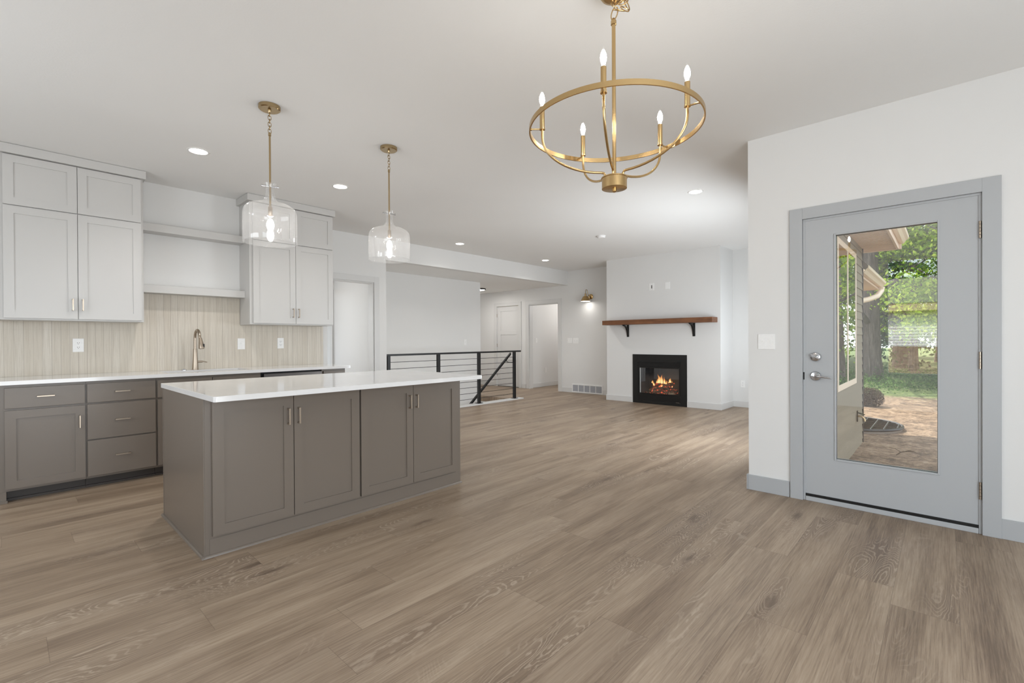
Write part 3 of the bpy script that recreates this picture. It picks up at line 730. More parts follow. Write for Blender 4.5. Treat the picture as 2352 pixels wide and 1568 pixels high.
G1 = 'white plates on the tiled backsplash'
plate_y('white double socket on the tiles below the left wall cabinet', YT, .420, .495, 1.115, 1.236, 'outlet', 'socket', G1)
plate_y('white toggle switch on the tiles just right of the faucet', YT, 1.757, 1.832, 1.114, 1.236, 'switch', 'switch', G1)
plate_y('white double socket on the tiles below the right wall cabinet', YT, 2.179, 2.251, 1.118, 1.241, 'outlet', 'socket', G1)
plate_x('white double toggle switch plate beside the grey exterior door', XD, .964, 1.084, 1.118, 1.236, 'switch', 2)
plate_x('left of two white double switch plates under the sconce', XE, 6.262, 6.378, 1.12, 1.24, 'switch', 2, group='switch plates below the sconce')
plate_x('right of two white double switch plates under the sconce', XE, 6.079, 6.226, 1.116, 1.239, 'switch', 3, group='switch plates below the sconce')
plate_x('white socket low on the wall right of the chimney breast', XE, 2.572, 2.645, .349, .467, 'outlet', 1, 'socket')
plate_y('white switch on the wall seen through the open hall doorway', 7.62, 9.13, 9.20, 1.13, 1.25, 'switch', 'switch')
plate_y('white socket low on the wall seen through the open hall doorway', 7.62, 9.50, 9.57, .36, .48, 'outlet', 'socket')
plate_y('small pale switch at the right end of the stairwell wall', YB, 6.56, 6.63, 1.10, 1.22, 'switch', 'switch')
plate_y('socket on the stairwell wall seen through the railing cables', YB, 6.08, 6.15, .34, .46, 'outlet', 'socket')
r = plate_x('white television cable plate with a dark slot, above the mantel', FX, 3.961, 4.055, 2.108, 2.242, 'cable', 1, 'cable plate', 'plates above the mantel')
b = MB(); b.box(FX-.0075, FX-.006, 3.995, 4.012, 2.145, 2.205); b.build('slot', M['plasticd'], r)
r = plate_x('plain white blank plate above the mantel, right of the slotted one', FX, 3.653, 3.745, 2.112, 2.237, 'cable', 1, 'cable plate', 'plates above the mantel')
b = MB(); b.box(FX-.009, FX-.006, 3.675, 3.723, 2.14, 2.21); b.build('cover', M['plastic'], r, bevel=.001)

M['ventgrey'] = plain('vent_slat_grey', (182, 182, 186), .5)
r = thing('air_vent', 'white louvred return air grille at floor level below the sconce', 'vent', (XE, 5.855, .1))
b = MB(); b.frame('x', XE-.012, XE, 5.450, 6.257, .010, .200, .022)
for k in range(1, 5):
    y = 5.450+.022+(6.257-5.450-.044)*k/5; b.box(XE-.012, XE, y-.008, y+.008, .032, .178)
b.build('frame', M['plastic'], r, bevel=.001)
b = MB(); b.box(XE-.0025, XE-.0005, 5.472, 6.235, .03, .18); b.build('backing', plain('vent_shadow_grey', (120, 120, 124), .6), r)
for k in range(12):
    z = .034+k*.0122
    b = MB(); b.prism([(XE-.010, z), (XE-.003, z+.008), (XE-.003, z+.0095), (XE-.010, z+.0015)], 1, 5.472, 6.235)
    b.build('slat', M['ventgrey'], r)

r = thing('wall_sconce', 'brass barn-style wall sconce glowing between the doorway and fireplace', 'sconce', (XE, 5.782, 2.15))
b = MB(); b.lathe([(0, 0), (.058, 0), (.056, .012), (.030, .026), (0, .028)], (XE, 5.742, 2.150), (-1, 0, 0), 28); b.build('backplate', M['brass'], r, True)
sx_, sy_ = XE-.155, 5.782
b = MB(); b.tube([(XE-.02, 5.742, 2.15), (XE-.06, 5.752, 2.155), (XE-.09, 5.762, 2.19), (XE-.095, 5.768, 2.25), (XE-.105, 5.770, 2.285), (XE-.125, 5.775, 2.300), (XE-.148, 5.780, 2.290), (sx_, sy_, 2.262), (sx_, sy_, 2.20)], .0065, 10); b.build('arm', M['brassd'], r, True)
b = MB(); b.lathe([(.0, .0), (.022, 0), (.022, .045), (.027, .048), (.027, .056), (.012, .062), (0, .062)], (sx_, sy_, 2.150), n=20); b.build('socket', M['brassd'], r, True)
b = MB(); b.lathe([(.104, 0), (.106, .003), (.060, .098), (.050, .112), (.022, .118), (.022, .116), (.049, .110), (.058, .096), (.102, .002)], (sx_, sy_, 2.040), n=36, caps=False); b.build('shade', M['brass'], r, True)
b = MB(); b.lathe([(0, 0), (.030, .008), (.038, .035), (.022, .07), (0, .08)], (sx_, sy_, 2.055), n=20); b.build('bulb', M['sconceglow'], r, True)
b = MB(); b.lathe([(0, 0), (.100, 0), (.100, .002), (0, .002)], (sx_, sy_, 2.0415), n=32); b.build('diffuser', M['sconceglow'], r)
lamp('sconce_light', 'SPOT', (sx_, sy_, 2.036), 1.9, (1, .99, .97), aim=(-0.05, 0, -1), spot_size=math.radians(165), spot_blend=1.0, shadow_soft_size=.07)

# ------------------------------------------------------------------ downlights, smoke detector, hall light
GD = 'round recessed ceiling downlights'
for i, (x, y, lab, e) in enumerate(((1.102, 4.531, 'recessed ceiling downlight nearest the left wall cabinet', 16), (2.337, 4.526, 'recessed ceiling downlight between the two glass pendants', 10),
                       (5.025, 1.957, 'recessed ceiling downlight right of the chandelier', 15), (5.051, 5.807, 'recessed ceiling downlight by the start of the soffit', 17), (7.274, 5.805, 'farthest recessed ceiling downlight, by the sconce end', 17))):
    r = thing('downlight', lab, 'ceiling light', (x, y, CEIL), GD)
    b = MB(); b.lathe([(.062, -.001), (.066, -.005), (.076, -.005), (.082, -.001)], (x, y, CEIL), n=36, caps=False); b.build('trim_ring', M['plastic'], r, True)
    b = MB(); b.lathe([(0, -.003), (.063, -.003), (.063, -.0005), (0, -.0005)], (x, y, CEIL), n=36); b.build('diffuser', M['led'], r)
    lamp('downlight_light', 'SPOT', (x, y, CEIL-.012), e*3.5, (1, .98, .95), aim=(0, 0, -1), spot_size=math.radians(140), spot_blend=.9, shadow_soft_size=.05)
r = thing('smoke_detector', 'small white round smoke detector on the ceiling', 'smoke detector', (6.165, 3.834, CEIL))
b = MB(); b.lathe([(.062, 0), (.062, -.018), (.050, -.032), (0, -.035)], (6.165, 3.834, CEIL), n=28); b.build('housing', M['plastic'], r, True)
b = MB(); b.lathe([(.068, -.0005), (.068, -.007), (.05, -.007), (.05, -.0005)], (6.165, 3.834, CEIL), n=28, caps=False); b.build('base_ring', M['plastic'], r)
r = thing('flush_ceiling_light', 'dark-rimmed flush light on the hall ceiling behind the stairwell wall', 'ceiling light', (7.86, 8.32, LOW))
b = MB(); b.lathe([(.15, 0), (.155, -.03), (.148, -.034), (.140, -.034), (.140, -.02)], (7.86, 8.32, LOW), n=36, caps=False); b.build('rim', M['blackm'], r, True)
b = MB(); b.lathe([(0, -.05), (.08, -.046), (.130, -.034), (.139, -.022), (.139, -.001), (0, -.001)], (7.86, 8.32, LOW), n=36); b.build('diffuser', M['led'], r, True)
lamp('hall_light', 'AREA', (7.86, 8.32, LOW-.056), 13, (1, .98, .95), aim=(0, 0, -1), shape='DISK', size=.20)
lamp('hall_room_light', 'POINT', (10.2, 6.6, 2.2), 26, (1, .98, .96), shadow_soft_size=.15)
lamp('back_room_daylight', 'AREA', (2.6, 7.70, 1.4), 20, (.97, .99, 1), aim=(0.45, -1, 0), shape='RECTANGLE', size=.8, size_y=1.6)
lamp('stairwell_light', 'POINT', (4.6, 6.95, -.6), 12, (.99, 1, .95), shadow_soft_size=.2)

# ------------------------------------------------------------------ pendants
def chain_links(parent, x, y, ztop, zbot, mat, n, lw=.011, wire=.0022):
    L = (ztop-zbot)/n
    for k in range(n):
        zc = ztop-L*(k+.5); hl = L*.5+wire*1.6
        pts = []
        for q in range(20):
            a = 2*math.pi*q/20; u = lw*math.cos(a); w = (hl-lw)*(1 if math.sin(a) > 0 else -1)*min(1, abs(math.sin(a))*2.2)+lw*math.sin(a)
            pts.append((x+(u if k % 2 else u*.15), y+(u*.15 if k % 2 else u), zc+w))
        b = MB(); b.tube(pts, wire, 6, closed=True); b.build('chain_link', mat, parent, True)
def pendant(x, y, zb, lab):
    r = thing('pendant_light', lab, 'pendant light', (x, y, CEIL), 'glass pendants over the island')
    b = MB(); b.lathe([(0, -.026), (.060, -.026), (.0675, -.020), (.068, 0), (0, 0)], (x, y, CEIL), n=40); b.build('canopy', M['brassd'], r, True)
    b = MB(); b.lathe([(.011, -.026), (.009, -.040), (.004, -.046), (0, -.046)], (x, y, CEIL), n=16); b.build('canopy_loop', M['brassd'], r, True)
    chain_links(r, x, y, CEIL-.044, zb+.735, M['brassd'], 6)
    b = MB(); b.cyl((x, y, zb+.24), (x, y, zb+.728), .0062, n=14); b.lathe([(.0062, 0), (.009, .003), (.009, .018), (.004, .026)], (x, y, zb+.712), n=14, caps=False); b.build('rod', M['brassd'], r, True)
    b = MB(); b.cyl((x-.045, y+.012, zb+.376), (x+.045, y-.012, zb+.376), .0042, n=10)
    for s_ in (-1, 1): b.lathe([(.0, -.008), (.007, -.006), (.007, .006), (0, .008)], (x+s_*.045, y-s_*.012, zb+.376), (1, -.27, 0), 12)
    b.build('crossbar', M['chrome'], r, True)
    # glass jar shade, double walled profile
    pr = [(.163, 0), (.166, .03), (.166, .12), (.165, .19), (.161, .214), (.149, .234), (.125, .250), (.090, .261), (.056, .270), (.040, .283), (.031, .304), (.027, .335), (.028, .360), (.033, .384), (.038, .394)]
    sp = []
    for i in range(len(pr)-1):
        for t in (0, .5): sp.append((pr[i][0]*(1-t)+pr[i+1][0]*t, pr[i][1]*(1-t)+pr[i+1][1]*t))
    sp.append(pr[-1])
    for _ in range(2): sp = [sp[0]]+[((sp[i-1][0]+2*sp[i][0]+sp[i+1][0])/4, (sp[i-1][1]+2*sp[i][1]+sp[i+1][1])/4) for i in range(1, len(sp)-1)]+[sp[-1]]
    inner = [(q[0]-.003, q[1]) for q in sp][::-1]
    b = MB(); b.lathe(sp+inner+[sp[0]], (x, y, zb), n=56, caps=False); b.build('glass_shade', M['seeded'], r, True)
    b = MB(); b.tube([(x+.1645*math.cos(a), y+.1645*math.sin(a), zb) for a in [2*math.pi*k/48 for k in range(48)]], .0032, 6, closed=True); b.build('glass_rim', M['seeded'], r, True)
    b = MB(); b.lathe([(0, .245), (.008, .245), (.0135, .238), (.0140, .185), (.012, .180), (0, .180)], (x, y, zb), n=20); sk = b.build('lamp_socket', M['nickel'], r, True)
    b = MB(); b.lathe([(.012, .182), (.014, .165), (.026, .135), (.030, .110), (.026, .086), (.014, .070), (0, .066)], (x, y, zb), n=24, caps=False); b.build('bulb', M['bulbglass'], r, True)
    b = MB(); b.lathe([(0, .162), (.012, .154), (.021, .135), (.023, .115), (.019, .096), (.010, .083), (0, .080)], (x, y, zb), n=16); b.build('filament', M['bulb2'], r, True)
pendant(1.219, 3.324, 1.862, 'clear seeded glass jar pendant, the nearer one over the island')
pendant(2.141, 3.331, 1.860, 'clear seeded glass jar pendant, the farther one over the island')

# ------------------------------------------------------------------ chandelier
cx, cy = 1.854, 1.084
r = thing('chandelier', 'brass ring chandelier with five glowing candle bulbs', 'chandelier', (cx, cy, CEIL))
b = MB(); b.lathe([(0, -.058), (.035, -.057), (.052, -.051), (.063, -.036), (.066, -.018), (.067, 0), (0, 0)], (cx, cy, CEIL), n=44); b.build('canopy', M['brass'], r, True)
b = MB(); b.lathe([(.010, -.057), (.008, -.066), (0, -.068)], (cx, cy, CEIL), n=16); b.build('canopy_loop', M['brass'], r, True)
def link(c, ax, up, hl, hw, wire=.0026):
    c, ax, up = Vector(c), Vector(ax).normalized(), Vector(up).normalized(); pts = []
    for q in range(24):
        a = 2*math.pi*q/24; pts.append(c+ax*hw*math.cos(a)+up*hl*math.sin(a))
    b = MB(); b.tube(pts, wire, 7, closed=True); b.build('chain_link', M['brass'], r, True)
Rv = Vector((math.sin(YAW), -math.cos(YAW), 0)); Fv = Vector((math.cos(YAW), math.sin(YAW), 0)); Uv = Vector((0, 0, 1)); cc = Vector((cx, cy, 0))
link(cc+Rv*.004+Uv*2.652, Rv, Uv-Rv*-.25, .030, .013)
link(cc+Rv*.024+Uv*2.667, Fv+Uv*.6, Rv+Uv*-.15, .026, .011)
link(cc+Rv*.050+Uv*2.672, Fv*.4+Uv, Rv-Uv*.1+Fv*.4, .022, .011)
link(cc+Rv*.060+Uv*2.690, Fv, Uv-Rv*.5, .024, .011)
link(cc+Rv*.044+Uv*2.704, Fv*.8-Uv*.5, Rv+Uv*.35, .022, .011)
link(cc+Rv*.022+Uv*2.704, Rv*.3+Uv, Rv*-1+Fv*.4, .022, .010)
link(cc+Uv*2.700, Rv, Uv, .016, .010)
b = MB(); b.cyl((cx, cy, 1.925), (cx, cy, 2.616), .0085, n=18); b.lathe([(.0085, 0), (.0125, .002), (.0125, .018), (.006, .030), (0, .032)], (cx, cy, 2.600), n=18, caps=False)
b.build('stem', M['brass'], r, True)
b = MB(); b.lathe([(0, .058), (.014, .056), (.050, .054), (.058, .050), (.058, .046), (.055, .045), (.055, .001), (.052, 0), (0, 0)], (cx, cy, 1.872), n=44); b.lathe([(.010, 0), (.010, -.012), (.006, -.016), (0, -.016)], (cx, cy, 1.873), n=14)
b.build('hub', M['brass'], r, True)
RR, RZ = .376, 2.143
b = MB(); ri, ro, n = RR-.003, RR+.003, 96
b.lathe([(ri, -.0105), (ro, -.0105), (ro, .0105), (ri, .0105), (ri, -.0105)], (cx, cy, RZ), n=n, caps=False); b.build('ring', M['brass'], r, True)
for k in range(5):
    a = math.radians(59.4+72*k); dx, dy = math.cos(a), math.sin(a)
    P = lambda q, z: (cx+dx*q, cy+dy*q, z)
    pts = [P(.040, 1.922), P(.041, 1.934), P(.047, 1.943), P(.058, 1.945)]
    for i in range(1, 15):
        t = math.pi/2*i/14; pts.append(P(.058+.262*math.sin(t), 2.105-.160*math.cos(t)))
    pts.append(P(.320, 2.145))
    b = MB(); b.tube(pts, .0055, 10); b.build('arm', M['brass'], r, True)
    b = MB(); b.lathe([(.0, 0), (.013, 0), (.013, .006), (.0112, .007), (.0112, .100), (.009, .101), (0, .101)], P(.320, 2.140), n=20); cs = b.build('candle_sleeve', M['brass'], r, True)
    b = MB(); b.cyl(P(.325, 2.143), P(RR-.002, 2.143), .0038, n=8); b.lathe([(0, -.004), (.006, -.003), (.006, .003), (0, .004)], P(RR-.006, 2.143), (dx, dy, 0), 10); b.build('ring_clip', M['brass'], r, True)
    z0 = 2.241
    b = MB(); b.lathe([(.0095, 0), (.012, .008), (.0175, .022), (.0185, .032), (.0165, .046), (.010, .062), (.004, .074), (.0012, .080), (0, .081)], P(.320, z0), n=20, caps=False); bl = b.build('bulb', M['bulbglass'], cs, True)
    b = MB(); b.lathe([(0, .006), (.005, .009), (.0115, .024), (.0125, .034), (.0100, .050), (.004, .064), (0, .067)], P(.320, z0), n=16); b.build('filament', M['bulb'], cs, True)

# ------------------------------------------------------------------ glazing behind the camera and in the other rooms
def window(n, axis, p0, p1, a0, a1, z0, z1, w=.05, mull=0, mat=M['trim'], glass=M['clear']):
    r = bpy.data.objects.new('window_%d' % n, None); COL.objects.link(r); r['kind'] = 'structure'
    b = MB(); b.frame(axis, p0, p1, a0, a1, z0, z1, w)
    for k in range(1, mull+1):
        y = a0+(a1-a0)*k/(mull+1)
        if axis == 'x': b.box(p0, p1, y-w/2, y+w/2, z0+w, z1-w)
        else: b.box(y-w/2, y+w/2, p0, p1, z0+w, z1-w)
    b.build('window_frame', mat, r, bevel=.002)
    pm = (p0+p1)/2; b = MB()
    if axis == 'x': b.box(pm-.003, pm+.003, a0+w, a1-w, z0+w, z1-w)
    else: b.box(a0+w, a1-w, pm-.003, pm+.003, z0+w, z1-w)
    b.build('window_pane', glass, r)
window(1, 'x', X0-.12, X0-.03, -1.2, .76, .56, 2.55)
window(2, 'y', Y0-.12, Y0-.04, -1.2, 2.3, .0, 2.12, .06, 1)
window(5, 'y', 7.82, 7.90, 2.92, 3.898, .0, 2.09, .030)
M['cream'] = paint('cream_vinyl', (232, 214, 190), .45, .02)
window(3, 'y', .952, .966, 6.855, 8.485, .545, 2.435, .075, 1, M['cream'], M['wglass'])
window(4, 'y', .952, .966, 4.80, 6.30, .55, 2.43, .075, 1, M['cream'], M['wglass'])

# ------------------------------------------------------------------ house exterior
M['siding'] = paint('tan_lap_siding', (130, 120, 100), .6, .1, 60)
M['soffitm'] = paint('vinyl_soffit', (226, 206, 184), .6, .02)
b = MB()
zz = -.50; YE = .972
def lap(xa, xb, z, h=.117):
    b.prism([(YE-.014, z), (YE+.016, z), (YE+.016, z+h), (YE-.002, z+h)], 0, xa, xb)
while zz < 2.62:
    top = zz+.117
    if top <= .545 or zz >= 2.435: lap(4.2, 9.25, zz)
    else:
        for xa, xb in ((4.2, 4.80), (6.30, 6.855), (8.485, 9.25)): lap(xa, xb, zz)
    zz += .117
for xa, xb in ((4.80, 6.30), (6.855, 8.485)): lap(xa, xb, .436, .112); lap(xa, xb, 2.425, .112)
struct(b.build('wall_siding', M['siding']), 'tan lap siding of the house seen through the door glass')
b = MB(); b.box(9.235, 9.262, .95, .985, -.5, 2.62); b.box(9.24, 9.262, .985, 1.40, -.5, 2.62); struct(b.build('trim_6', plain('dark_corner_trim', (52, 48, 48), .6)))
b = MB(); b.box(4.1, 9.62, .56, 1.0, 2.622, 2.64)
for k in range(70):
    x = 4.15+k*.078; b.box(x, x+.012, .57, .99, 2.616, 2.622)
b.box(9.56, 9.63, .50, 1.4, 2.60, 2.80); b.box(4.1, 9.62, .535, .56, 2.60, 2.80)
struct(b.build('trim_7', M['soffitm']), 'cream ribbed eave soffit and fascia')
M['creamg'] = paint('cream_gutter', (232, 216, 190), .4, .01)
def gutter(x0, x1, y, z, label):
    r = thing('gutter', label, 'gutter', ((x0+x1)/2, y, z))
    P = [(y, z), (y, z-.11), (y-.055, z-.115), (y-.085, z-.07), (y-.115, z-.045), (y-.12, z), (y-.112, z), (y-.108, z-.038), (y-.08, z-.062), (y-.05, z-.105), (y-.008, z-.102), (y-.008, z)]
    b = MB(); b.prism(P, 0, x0, x1); b.build('trough', M['creamg'], r)
    b = MB(); b.prism(P[:6], 0, x1, x1+.004); b.build('end_cap', M['creamg'], r)
    return r
gutter(4.3, 9.62, .533, 2.80, 'cream gutter along the near eave outside the door')
b = MB(); b.box(9.262, 11.2, 1.42, 1.5, -.5, 2.3); struct(b.build('wall_siding_far', M['siding']))
b = MB(); b.box(9.28, 12.3, 1.03, 1.5, 2.215, 2.24); b.box(9.28, 12.3, 1.005, 1.03, 2.20, 2.36); b.box(12.3, 12.34, 1.005, 1.5, 2.20, 2.50); struct(b.build('trim_8', M['soffitm']), 'lower cream eave farther along the house')
r = gutter(9.28, 12.30, 1.003, 2.355, 'cream gutter along the lower far eave')
b = MB(); b.tube([(12.1, .94, 2.24), (12.1, .95, 2.16), (11.9, 1.00, 2.04), (11.5, 1.10, 1.96), (10.9, 1.25, 1.88), (10.6, 1.34, 1.80)], .050, 10); b.build('downspout', M['creamg'], r, True)
# hose bib
r = thing('hose_tap', 'dark outdoor hose tap on the tan siding near the corner', 'tap', (8.55, .955, .05))
b = MB(); b.tube([(8.55, .96, .05), (8.55, .90, .05), (8.55, .87, .02), (8.55, .865, -.02)], .014, 8); b.build('spout', M['brassd'], r, True)
b = MB(); b.lathe([(.045, 0), (.045, .008), (.01, .012), (0, .012)], (8.55, .905, .085), (0, -.3, 1), 14); b.box(8.53, 8.57, .945, .956, -.03, .13); b.build('valve', M['black'], r, True)

# roof volumes over house and far section, added to shade the soil
M['roofh'] = plain('shade_roof_grey', (92, 88, 84), .9)
b = MB(); b.prism([(.50, 2.80), (4.7, 4.6), (9.0, 4.6), (10.2, 2.80)], 0, X0-.3, 9.62); b.build('shade_roof_main', M['roofh'])['kind'] = 'structure'
b = MB(); b.prism([(1.01, 2.50), (3.2, 3.4), (3.2, 2.50)], 0, 9.64, 12.34); b.build('shade_roof_far', M['roofh'])['kind'] = 'structure'
# window well
r = thing('window_well', 'black lattice grate over a basement window well by the house', 'window well', (10.9, 1.4, -.45))
WC, WA, WB_ = Vector((10.92, 1.42)), .86, .86
def wp(a, s_=1.0, z=-.405): return (WC.x+WA*s_*math.cos(a), WC.y-WB_*s_*math.sin(a), z)
b = MB(); b.tube([wp(math.pi*k/30) for k in range(31)], .026, 8); b.build('rim', M['black'], r, True)
b = MB()
for k in range(30):
    a0, a1 = math.pi*k/30, math.pi*(k+1)/30
    v = [b.bm.verts.new(p) for p in (wp(a0, 1, -.6), wp(a1, 1, -.6), wp(a1, 1, -.41), wp(a0, 1, -.41))]; b.bm.faces.new(v)
b.build('well_wall', metal('galvanised_steel', (150, 140, 130), .5), r)
for k in range(13):
    x = WC.x-.78+.13*k; dy = WB_*math.sqrt(max(0, 1-((x-WC.x)/WA)**2))
    b = MB(); b.cyl((x, WC.y, -.400), (x, WC.y-dy, -.400), .010, n=6); b.build('bar', M['black'], r)
for k in range(5):
    y = WC.y-.12-.17*k; dx = WA*math.sqrt(max(0, 1-((WC.y-y)/WB_)**2))
    b = MB(); b.cyl((WC.x-dx, y, -.397), (WC.x+dx, y, -.397), .012, n=6); b.build('bar', M['black'], r)

# ------------------------------------------------------------------ ground
def ground_mat():
    m = NT('dirt_and_grass'); v = m.coord(); sx = m.n('ShaderNodeSeparateXYZ', {0: v})
    n1 = m.noise(v, 3.0, 6, .65); n2 = m.noise(v, 14, 5, .7); n3 = m.noise(v, .6, 3)
    dirt = m.ramp(m.math('ADD', m.math('MULTIPLY', n1, .5), m.math('MULTIPLY', n2, .5)), [(.36, s2l((66, 54, 43))), (.46, s2l((120, 99, 78))), (.56, s2l((164, 139, 112))), (.70, s2l((194, 171, 143)))])
    grass = m.ramp(n2, [(.3, s2l((52, 66, 34))), (.5, s2l((98, 118, 62))), (.72, s2l((160, 168, 100)))])
    f = m.math('ADD', m.math('MULTIPLY', m.math('SUBTRACT', sx.outputs[0], 16.4), .9), m.math('MULTIPLY', m.math('SUBTRACT', n1, .5), 3.0))
    f = m.n('ShaderNodeMapRange', {0: f, 1: -.2, 2: .6, 3: 0, 4: 1}).outputs[0]
    m.set(Base_Color=m.mix(f, dirt, grass), Roughness=.95); m.bump(m.math('ADD', n1, m.math('MULTIPLY', n2, .6)), 1.0, .10)
    return m.m
def gz(x, y):
    z = -.45 + .03*noise.noise(Vector((x*.9, y*.9, 0)))
    if x > 15: z += min(.5, (x-15)*.03)
    if x < -4: z += min(1.55, (-4-x)*.060)
    return z
b = MB(); xs = [-60+2*i for i in range(27)]+[-6+.75*i for i in range(1, 14)]+[4.2+.5*i for i in range(0, 32)]+[20.5+2*i for i in range(26)]
ys = [-50+2.5*i for i in range(19)]+[-4+.75*i for i in range(19)]+[10.5+2.5*i for i in range(17)]
V = [[b.bm.verts.new((x, y, gz(x, y))) for y in ys] for x in xs]
for i in range(len(xs)-1):
    for j in range(len(ys)-1):
        xm, ym = (xs[i]+xs[i+1])/2, (ys[j]+ys[j+1])/2
        if (-1.6 < xm < 8.9 and 1.0 < ym < 9.3) or (-1.6 < xm < 3.9 and -1.7 < ym < 9.3): continue
        b.bm.faces.new((V[i][j], V[i+1][j], V[i+1][j+1], V[i][j+1]))
struct(b.build('ground', ground_mat(), None, True), 'bare tan soil with a strip of grass')

# brush clump and debris
def leafmat(name, cols, trans=.45):
    m = NT(name); v = m.coord(); n1 = m.noise(v, 1.1, 3); n2 = m.noise(v, 9, 2)
    rnd = m.n('ShaderNodeNewGeometry').outputs['Random Per Island'] if 'Random Per Island' in [o.name for o in m.n('ShaderNodeNewGeometry').outputs] else n2
    f = m.math('ADD', m.math('MULTIPLY', n1, .55), m.math('MULTIPLY', rnd, .45))
    c = m.ramp(f, [(.25, s2l(cols[0])), (.5, s2l(cols[1])), (.75, s2l(cols[2]))])
    df = m.n('ShaderNodeBsdfDiffuse', {0: c}); tl = m.n('ShaderNodeBsdfTranslucent', {0: c})
    mx = m.n('ShaderNodeMixShader', {0: trans, 1: df.outputs[0], 2: tl.outputs[0]}); m.t.nodes.remove(m.b); m.l(mx.outputs[0], m.out.inputs[0])
    return m.m
M['leafy'] = leafmat('maple_leaves', ((78, 112, 34), (150, 184, 62), (205, 222, 96)), .55)
M['leafd'] = leafmat('dark_leaves', ((38, 66, 36), (76, 108, 60), (118, 148, 84)), .40)
M['leafc'] = leafmat('conifer_needles', ((34, 62, 42), (66, 98, 68), (98, 128, 92)), .30)
M['brush'] = leafmat('dead_brush', ((52, 42, 36), (84, 68, 56), (110, 92, 76)), .1)
def bark():
    m = NT('tree_bark'); v = m.coord(); n1 = m.noise(m.map(v, (14, 14, 2.2)), 1.0, 5, .65, .5)
    m.set(Base_Color=m.ramp(n1, [(.3, s2l((52, 46, 42))), (.55, s2l((104, 94, 86))), (.75, s2l((150, 140, 130)))]), Roughness=.95); m.bump(n1, 1.0, .05)
    return m.m
M['bark'] = bark()

def leaf_mesh(name, pts, size, mat, seed, droop=0.0):
    rng = np.random.default_rng(seed); n = len(pts)
    a = rng.normal(size=(n, 3)); a /= np.linalg.norm(a, axis=1)[:, None]
    c = rng.normal(size=(n, 3)); c[:, 2] -= droop; c -= (c*a).sum(1)[:, None]*a; c /= np.linalg.norm(c, axis=1)[:, None]
    s_ = size*(0.6+0.8*rng.random(n))[:, None]
    v = np.empty((n, 4, 3)); v[:, 0] = pts-c*s_; v[:, 1] = pts+a*s_*.55; v[:, 2] = pts+c*s_; v[:, 3] = pts-a*s_*.55
    v = v.reshape(-1, 3); me = bpy.data.meshes.new(name)
    me.from_pydata(v.tolist(), [], np.arange(n*4).reshape(-1, 4).tolist()); me.materials.append(mat); me.update()
    return me
def make_tree(label, seed, h=9.0, cr=2.6, c0=2.2, nleaf=5200, lsize=.13, mat=None, trunk=.22, conifer=False):
    rng = np.random.default_rng(seed); random.seed(seed)
    root = thing('tree', label, 'tree', (0, 0, 0), 'trees round the house')
    b = MB(); pts, rr = [], []
    for i in range(11):
        t = i/10; pts.append((.12*math.sin(t*3+seed)*h*.08, .10*math.cos(t*2.3+seed)*h*.08-.10*math.cos(seed)*h*.08, -.3+t*h*.93)); rr.append(max(.02, trunk*(1.25 if i == 0 else 1)*(1-t*.88)))
    b.tube(pts, rr, 12)
    for k in range(9):
        t = .28+.065*k; p = Vector(pts[int(t*10)]); a = random.uniform(0, 6.28); L = cr*random.uniform(.5, .85)
        b.tube([p, p+Vector((math.cos(a)*L*.5, math.sin(a)*L*.5, L*.22)), p+Vector((math.cos(a)*L, math.sin(a)*L, L*.55))], [trunk*.3, trunk*.18, .02], 7)
    b.build('trunk', M['bark'], root, True)
    if conifer:
        z = rng.random(nleaf)**.8; rad = cr*(1-z)*(.35+.65*rng.random(nleaf)); ang = rng.random(nleaf)*6.283
        lay = np.round(z*14)/14; P = np.stack([rad*np.cos(ang), rad*np.sin(ang), c0+(h-c0)*lay-rad*.32+rng.normal(size=nleaf)*.07], 1)
    else:
        nc = 70; cz = rng.random(nc); ca = rng.random(nc)*6.283; cr_ = cr*np.sqrt(np.clip(1-(2*cz-1)**2*.8, .1, 1))*np.sqrt(rng.random(nc))
        C = np.stack([cr_*np.cos(ca), cr_*np.sin(ca), c0+(h-c0)*cz], 1)
        idx = rng.integers(0, nc, nleaf); P = C[idx]+rng.normal(size=(nleaf, 3))*np.array([.42, .42, .22])
    o = bpy.data.objects.new('foliage', leaf_mesh('foliage', P, lsize, mat, seed, 1.0 if conifer else .3)); COL.objects.link(o); o.parent = root
    return root
def place(root, x, y, rz=0, s_=1.0, label=None, copy=True):
    t = root
    if copy:
        t = root.copy(); COL.objects.link(t)
        for ch in list(root.children):
            c_ = ch.copy(); COL.objects.link(c_); c_.parent = t
    t.location = (x, y, gz(x, y)); t.rotation_euler = (0, 0, rz); t.scale = (s_,)*3
    if label: t['label'] = label
    return t
tA = make_tree('pale green leafy tree', 3, 9.5, 2.8, 1.4, 15000, .072, M['leafy'], .16)
tB = make_tree('dark green leafy tree', 8, 11, 3.0, 3.0, 14000, .08, M['leafd'], .26)
tC = make_tree('dark conifer', 5, 12, 2.6, 1.0, 15000, .10, M['leafc'], .25, True)
tD = make_tree('thick bare-trunked tree', 12, 12, 3.2, 5.0, 12000, .08, M['leafd'], .36)
place(tD, 20.5, 1.92, 0, 1, 'thick trunked tree past the house corner, seen through the door glass', False)
place(tB, 26.5, 1.30, 1.0, 1.15, 'slimmer dark tree in the middle of the door glass', False)
place(tA, 24.0, .9, 0, 1, 'bright yellow-green tree at the back of the door glass', False)
place(tC, 25.5, 2.9, 0, 1, 'conifer behind the thick trunk beside the house corner', False)
n_ = 0
